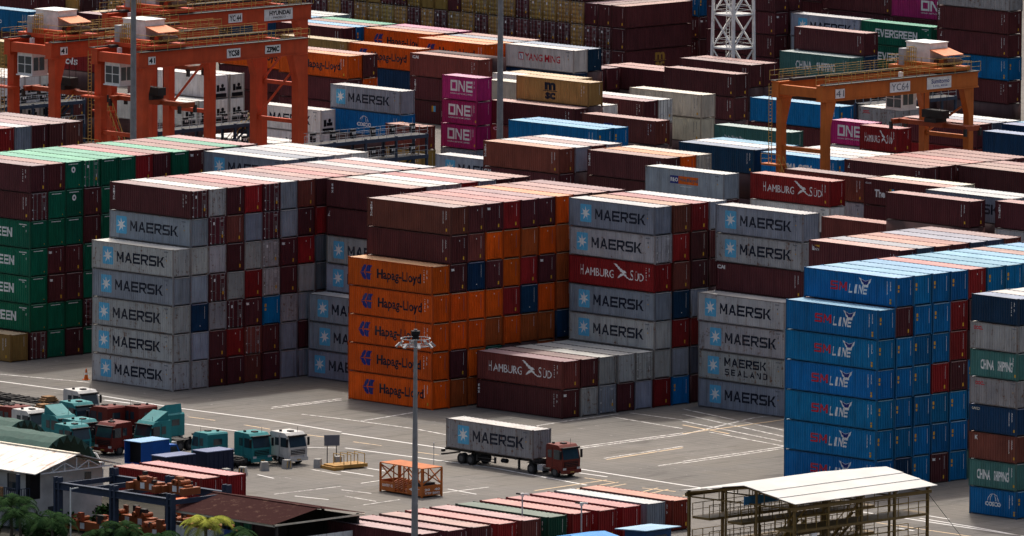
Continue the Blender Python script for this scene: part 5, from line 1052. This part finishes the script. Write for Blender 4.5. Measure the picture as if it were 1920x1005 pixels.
# blue steel repair rack
rk = thing('repair_rack', 'dark blue steel frame holding crane spreaders beside the office', 'steel rack', (45.2,-83.0,0))
for x in (0, 7.6, 15.3):
    for y in (0, 7.0):
        for s in (-.28, .28): q = MB(); q.box(x+s-.12,x+s+.12,y-.25,y+.25,0,5.5 if y else 5.3); obj('column', q, M['navysteel'], rk)
for y in (0, 7.0):
    q = MB(); q.box(-.3,15.6,y-.12,y+.12,4.2,4.8); q.box(-.3,15.6,y-.26,y+.26,4.76,4.84); q.box(-.3,15.6,y-.26,y+.26,4.16,4.24); obj('beam', q, M['navysteel'], rk)
for x in (0, 3.8, 7.6, 11.4, 15.3): q = MB(); q.box(x-.1,x+.1,0,7.0,4.25,4.7); obj('cross_beam', q, M['navysteel'], rk)
def spreader_unit(x, y, z, L_, label, seed):
    r = thing('crane_spreader', label, 'crane spreader', (x, y, z), 0, 'spare crane spreaders'); rn = random.Random(seed); oc_ = (.26,.075,.025,.7)
    q = MB(); q.box(0,L_,-.45,.45,0,.9); q.box(-.3,.2,-1.1,1.1,.05,.7); q.box(L_-.2,L_+.3,-1.1,1.1,.05,.7); obj('beam', q, STEEL, r, None, None, oc_)
    for k in range(int(L_*1.6)):
        a = rn.uniform(.1, L_-.7); b = rn.uniform(-.7,.5); q = MB(); hh = rn.uniform(.2,.9); q.box(a,a+rn.uniform(.25,.8),b,b+rn.uniform(.2,.5),.9,.9+hh); obj('fitting', q, STEEL if k % 3 else M['darksteel'], r, None, None, (.24+rn.uniform(-.08,.06),.07,.03,.8))
    for k in range(2): a = L_*(.3+.35*k); q = MB(); q.box(a,a+.55,-.49,-.45,.2,.75); obj('label_plate', q, M['white'], r)
    for k in range(3): a = rn.uniform(.3,L_-.5); q = MB(); q.cyl((a,-.6,1.1),(a,.6,1.1),.24,10); obj('drum', q, STEEL, r, None, None, oc_)
    return r
spreader_unit(53.6,-80.9,4.86,3.4,'rusty orange spreader unit on the left of the blue rack',1); spreader_unit(57.4,-80.2,4.86,2.6,'rusty orange spreader unit on the right of the blue rack',2)
spreader_unit(43.6,-80.4,.15,7.6,'long orange spreader lying on the ground beside the office wall',3); spreader_unit(52.0,-78.4,.15,5.2,'orange spreader on the ground under the blue rack',4); spreader_unit(57.6,-77.4,.15,4.0,'rusty machinery on the ground under the rack end',5)
spreader_unit(44.2,-74.6,.15,5.0,'orange spreader lying behind the office end wall',6); spreader_unit(50.6,-74.2,.15,4.2,'rusty spreader parts beside the orange bin',7); spreader_unit(56.6,-74.6,.15,3.4,'rusty spreader parts before the green bin',8)
for nm, x, y, c, lab in (('bin_container', 49.4, -70.2, (.55,.11,.012,.2), 'short orange bin behind the blue rack'), ('bin_container', 55.4, -70.6, (.01,.09,.045,.2), 'short green bin behind the blue rack')):
    b_ = thing(nm, lab, 'bin', (x, y, 0), 0, 'bins behind the rack'); q = MB(); q.box(-2.2,2.2,-1.1,1.1,.05,2.3); obj('body', q, STEEL, b_, None, None, c)
    for k in range(10): q = MB(); q.box(-2.1+.45*k,-1.95+.45*k,-1.15,-1.1,.1,2.2); obj('rib', q, STEEL, b_, None, None, c)
    for k in range(5): q = MB(); q.box(2.2,2.25,-1.0+.45*k,-.85+.45*k,.1,2.2); obj('rib', q, STEEL, b_, None, None, c)
# brown-roofed shed
sd_ = thing('storage_shed', 'white-walled shed with dark brown corrugated roof at the bottom edge', 'shed', (59.6,-82.0,0))
def roofbrown():
    m, t, b = new_mat('brown_roof_sheet'); tc = t.nodes.new('ShaderNodeTexCoord'); n = noise(t, tc.outputs['Object'], 1.2, 8, .7); c = mixrgb(t, ramp(t, n, .55, .68), (.040,.015,.014), (.11,.06,.045)); t.links.new(c, b.inputs['Base Color']); b.inputs['Roughness'].default_value = .9; b.inputs['Specular IOR Level'].default_value = .05; return m
RB = roofbrown()
for k in range(14):
    x0 = k*1.0; q = MB(); n_ = 4
    for side in (0, 1):
        for j in range(n_):
            a = x0 + j/n_; b = a + .5/n_; c = a + 1/n_; ya, za, yb, zb = ((-.6,3.75,5.2,4.75) if side == 0 else (11.0,3.75,5.2,4.75))
            q.quad((a,ya,za),(b,ya,za+.06),(b,yb,zb+.06),(a,yb,zb)); q.quad((b,ya,za+.06),(c,ya,za),(c,yb,zb),(b,yb,zb+.06))
    obj('roof_sheet', q, RB, sd_)
q = MB(); q.box(-.1,14.2,5.0,5.4,4.72,4.84); obj('ridge_cap', q, RB, sd_)
for a in range(14): q = MB(); q.box(a*1.0+.02,a*1.0+.98,.0,.06,.1,2.3); obj('wall_panel', q, M['white'], sd_)
for a in range(10): q = MB(); q.box(13.9,13.96,a*1.04+.02,a*1.04+1.0,.1,2.3); obj('wall_panel', q, M['white'], sd_)
q = MB(); q.box(.1,13.8,10.2,10.3,.1,3.6); obj('back_wall', q, M['darksteel'], sd_)
for x in (0,4.6,9.3,13.9):
    for y in (0,10.2): q = MB(); q.beam((x,y,0),(x,y,3.8),.22); obj('post', q, M['darksteel'], sd_)
q = MB(); q.box(-.1,14.1,-.5,-.4,3.55,3.75); q.box(14.0,14.1,-.5,10.9,3.6,3.75); obj('fascia', q, M['cream'], sd_)
q = MB(); q.box(6.0,8.6,-.05,0,.1,2.6); obj('door', q, STEEL, sd_, None, None, (.02,.06,.22,.1))
# green tarpaulin tents
def tent(x0, x1, y0, y1, zr, label):
    r = thing('tarpaulin_tent', label, 'tent', (x0, y0, 0), 0, 'green tarpaulin tents'); n = 10; q = MB(); nx = 13; W_ = y1-y0
    P = [[(((x1-x0)*i/(nx-1)), W_*j/n, 1.9 + (zr-1.9)*math.sin(math.pi*j/n)**.8 - (.10 if i % 2 else 0) - (.12 if j in (0,n) and i % 2 else 0)) for j in range(n+1)] for i in range(nx)]
    for i in range(nx-1):
        for j in range(n): q.quad(P[i][j],P[i+1][j],P[i+1][j+1],P[i][j+1])
    o = obj('cover', q, M['tarp'], r)
    q = MB()
    for j in range(n): a = P[-1][j]; b = P[-1][j+1]; m = tuple((u+v)/2 for u, v in zip(a, b)); q.quad(a, b, (m[0]+.03, m[1], m[2]-.7))
    obj('valance', q, M['tarp'], r)
    for i in (0, nx//2, nx-1):
        for j in (0, n): p = P[i][j]; q = MB(); q.beam((p[0],p[1],0),p,.1); obj('pole', q, M['galv'], r)
    return r
tent(-2.0, 12.0, -61.2, -53.2, 5.0, 'green tarpaulin tent nearer the parked trucks at left'); tent(8.0, 26.0, -69.0, -59.8, 5.6, 'ribbed green tarpaulin tent just above the office roof')
# ------------------------------------------------------------------ vegetation
def leaf_mat(name, c1, c2):
    m, t, b = new_mat(name); oi = t.nodes.new('ShaderNodeObjectInfo'); gi = t.nodes.new('ShaderNodeNewGeometry'); tc = t.nodes.new('ShaderNodeTexCoord')
    n = noise(t, tc.outputs['Object'], 1.3, 3); c = mixrgb(t, ramp(t, n, .3, .7), c1, c2); t.links.new(c, b.inputs['Base Color']); b.inputs['Roughness'].default_value = .95
    b.inputs['Specular IOR Level'].default_value = .02; return m
LD = leaf_mat('leaf_dark', (.009,.026,.009), (.026,.056,.018)); LB = leaf_mat('leaf_bright', (.16,.20,.03), (.34,.34,.06))
BARK = flat_mat('bark', (.12,.10,.08), .9)
def palm(x, y, H, fr, label, mat, n=16, seed=1, group='palms at the bottom edge'):
    r = thing('palm_tree', label, 'tree', (x, y, 0), 0, group); rn = random.Random(seed)
    q = MB(); q.cyl((0,0,0),(.1,.05,H*.5),.20,10,.15); q.cyl((.1,.05,H*.5),(0,0,H),.15,10,.11); obj('trunk', q, BARK, r)
    for k in range(n):
        az = 2*math.pi*k/n + rn.uniform(-.2,.2); el = rn.uniform(.15, 1.25); L_ = fr*rn.uniform(.8,1.1); q = MB(); m_ = 12
        u = Vector((math.cos(az), math.sin(az), 0)); side = Vector((-u.y, u.x, 0)); pts = []
        p = Vector((0,0,H)); e = el
        for i in range(m_+1):
            pts.append(p.copy()); p = p + (u*math.cos(e) + Vector((0,0,1))*math.sin(e))*(L_/m_); e -= .17
        for i in range(m_): q.beam(pts[i], pts[i+1], .035)
        for i in range(1, m_+1):
            for d in (0, .5):
                c_ = pts[i].lerp(pts[i-1], d); w_ = .75*math.sin(math.pi*(i-d+.8)/(m_+1.6)) + .12; t_ = (pts[i]-pts[i-1]).normalized()
                for s in (-1, 1):
                    tip = c_ + side*s*w_ + t_*w_*.55 - Vector((0,0,.35*w_+rn.uniform(0,.18)))
                    q.quad(c_ - t_*.05, tip, c_ + t_*.06)
        obj('frond', q, mat, r)
    return r
palm(73.0,-90.4,4.4,3.0,'yellow-green young palm in front of the brown shed roof', LB, 18, 3)
palm(76.2,-90.0,3.6,2.8,'dark green palm right of the yellow-green one', LD, 16, 5)
palm(53.6,-95.4,3.6,3.2,'dark green palm nearest the lower left corner', LD, 20, 7); palm(50.4,-93.6,4.2,3.2,'tall dark palm before the office balcony', LD, 20, 8); palm(56.4,-94.0,3.2,3.0,'dark palm right of the corner palms', LD, 18, 9)
palm(62.0,-90.2,2.7,2.5,'low dark palm before the blue rack column', LD, 16, 11); palm(66.6,-90.4,2.6,2.5,'low dark palm left of the yellow-green one', LD, 16, 12); palm(58.8,-90.4,2.0,2.2,'small dark palm left of the rack column', LD, 14, 13)
def bush(x, y, H, R, label, seed, n=900):
    r = thing('leafy_tree', label, 'tree', (x, y, 0), 0, 'leafy shrubs at the bottom edge'); rn = random.Random(seed); q = MB(); q.cyl((0,0,0),(0,0,H*.6),.12,8,.06)
    for k in range(5): a = 1.26*k; q.cyl((0,0,H*.35),(R*.6*math.cos(a),R*.6*math.sin(a),H*.8),.05,6,.02)
    obj('trunk', q, BARK, r); q = MB(); cl = [(rn.gauss(0,R*.45), rn.gauss(0,R*.45), H*rn.uniform(.35,1.0)) for _ in range(14)]
    for k in range(n):
        c_ = rn.choice(cl); p = Vector((c_[0]+rn.gauss(0,R*.22), c_[1]+rn.gauss(0,R*.22), max(.1, c_[2]+rn.gauss(0,R*.2)))); d = Vector((rn.gauss(0,1),rn.gauss(0,1),rn.gauss(0,.6))).normalized(); e = d.orthogonal().normalized(); s = rn.uniform(.14,.28)
        q.quad(p-d*s, p+e*s*.5, p+d*s, p-e*s*.5)
    obj('crown', q, LD, r); return r
bush(52.0,-91.0,3.0,1.8,'dark shrub under the office balcony',1); bush(64.2,-91.0,2.2,1.8,'low shrub between the rack and the palm',2); bush(47.0,-79.0,2.2,.9,'small green tree growing beside the office end wall',3,500); bush(69.6,-90.6,2.0,1.4,'dark shrub left of the bright palm foot',4)
lp = thing('light_pole', 'thin white pole rising from the bottom edge before the office', 'pole', (56.2,-91.5,0)); q = MB(); q.cyl((0,0,0),(0,0,6.2),.08,8,.06); obj('pole', q, M['white'], lp); q = MB(); q.beam((0,0,6.1),(.6,.4,6.25),.1); obj('lamp_arm', q, M['white'], lp)
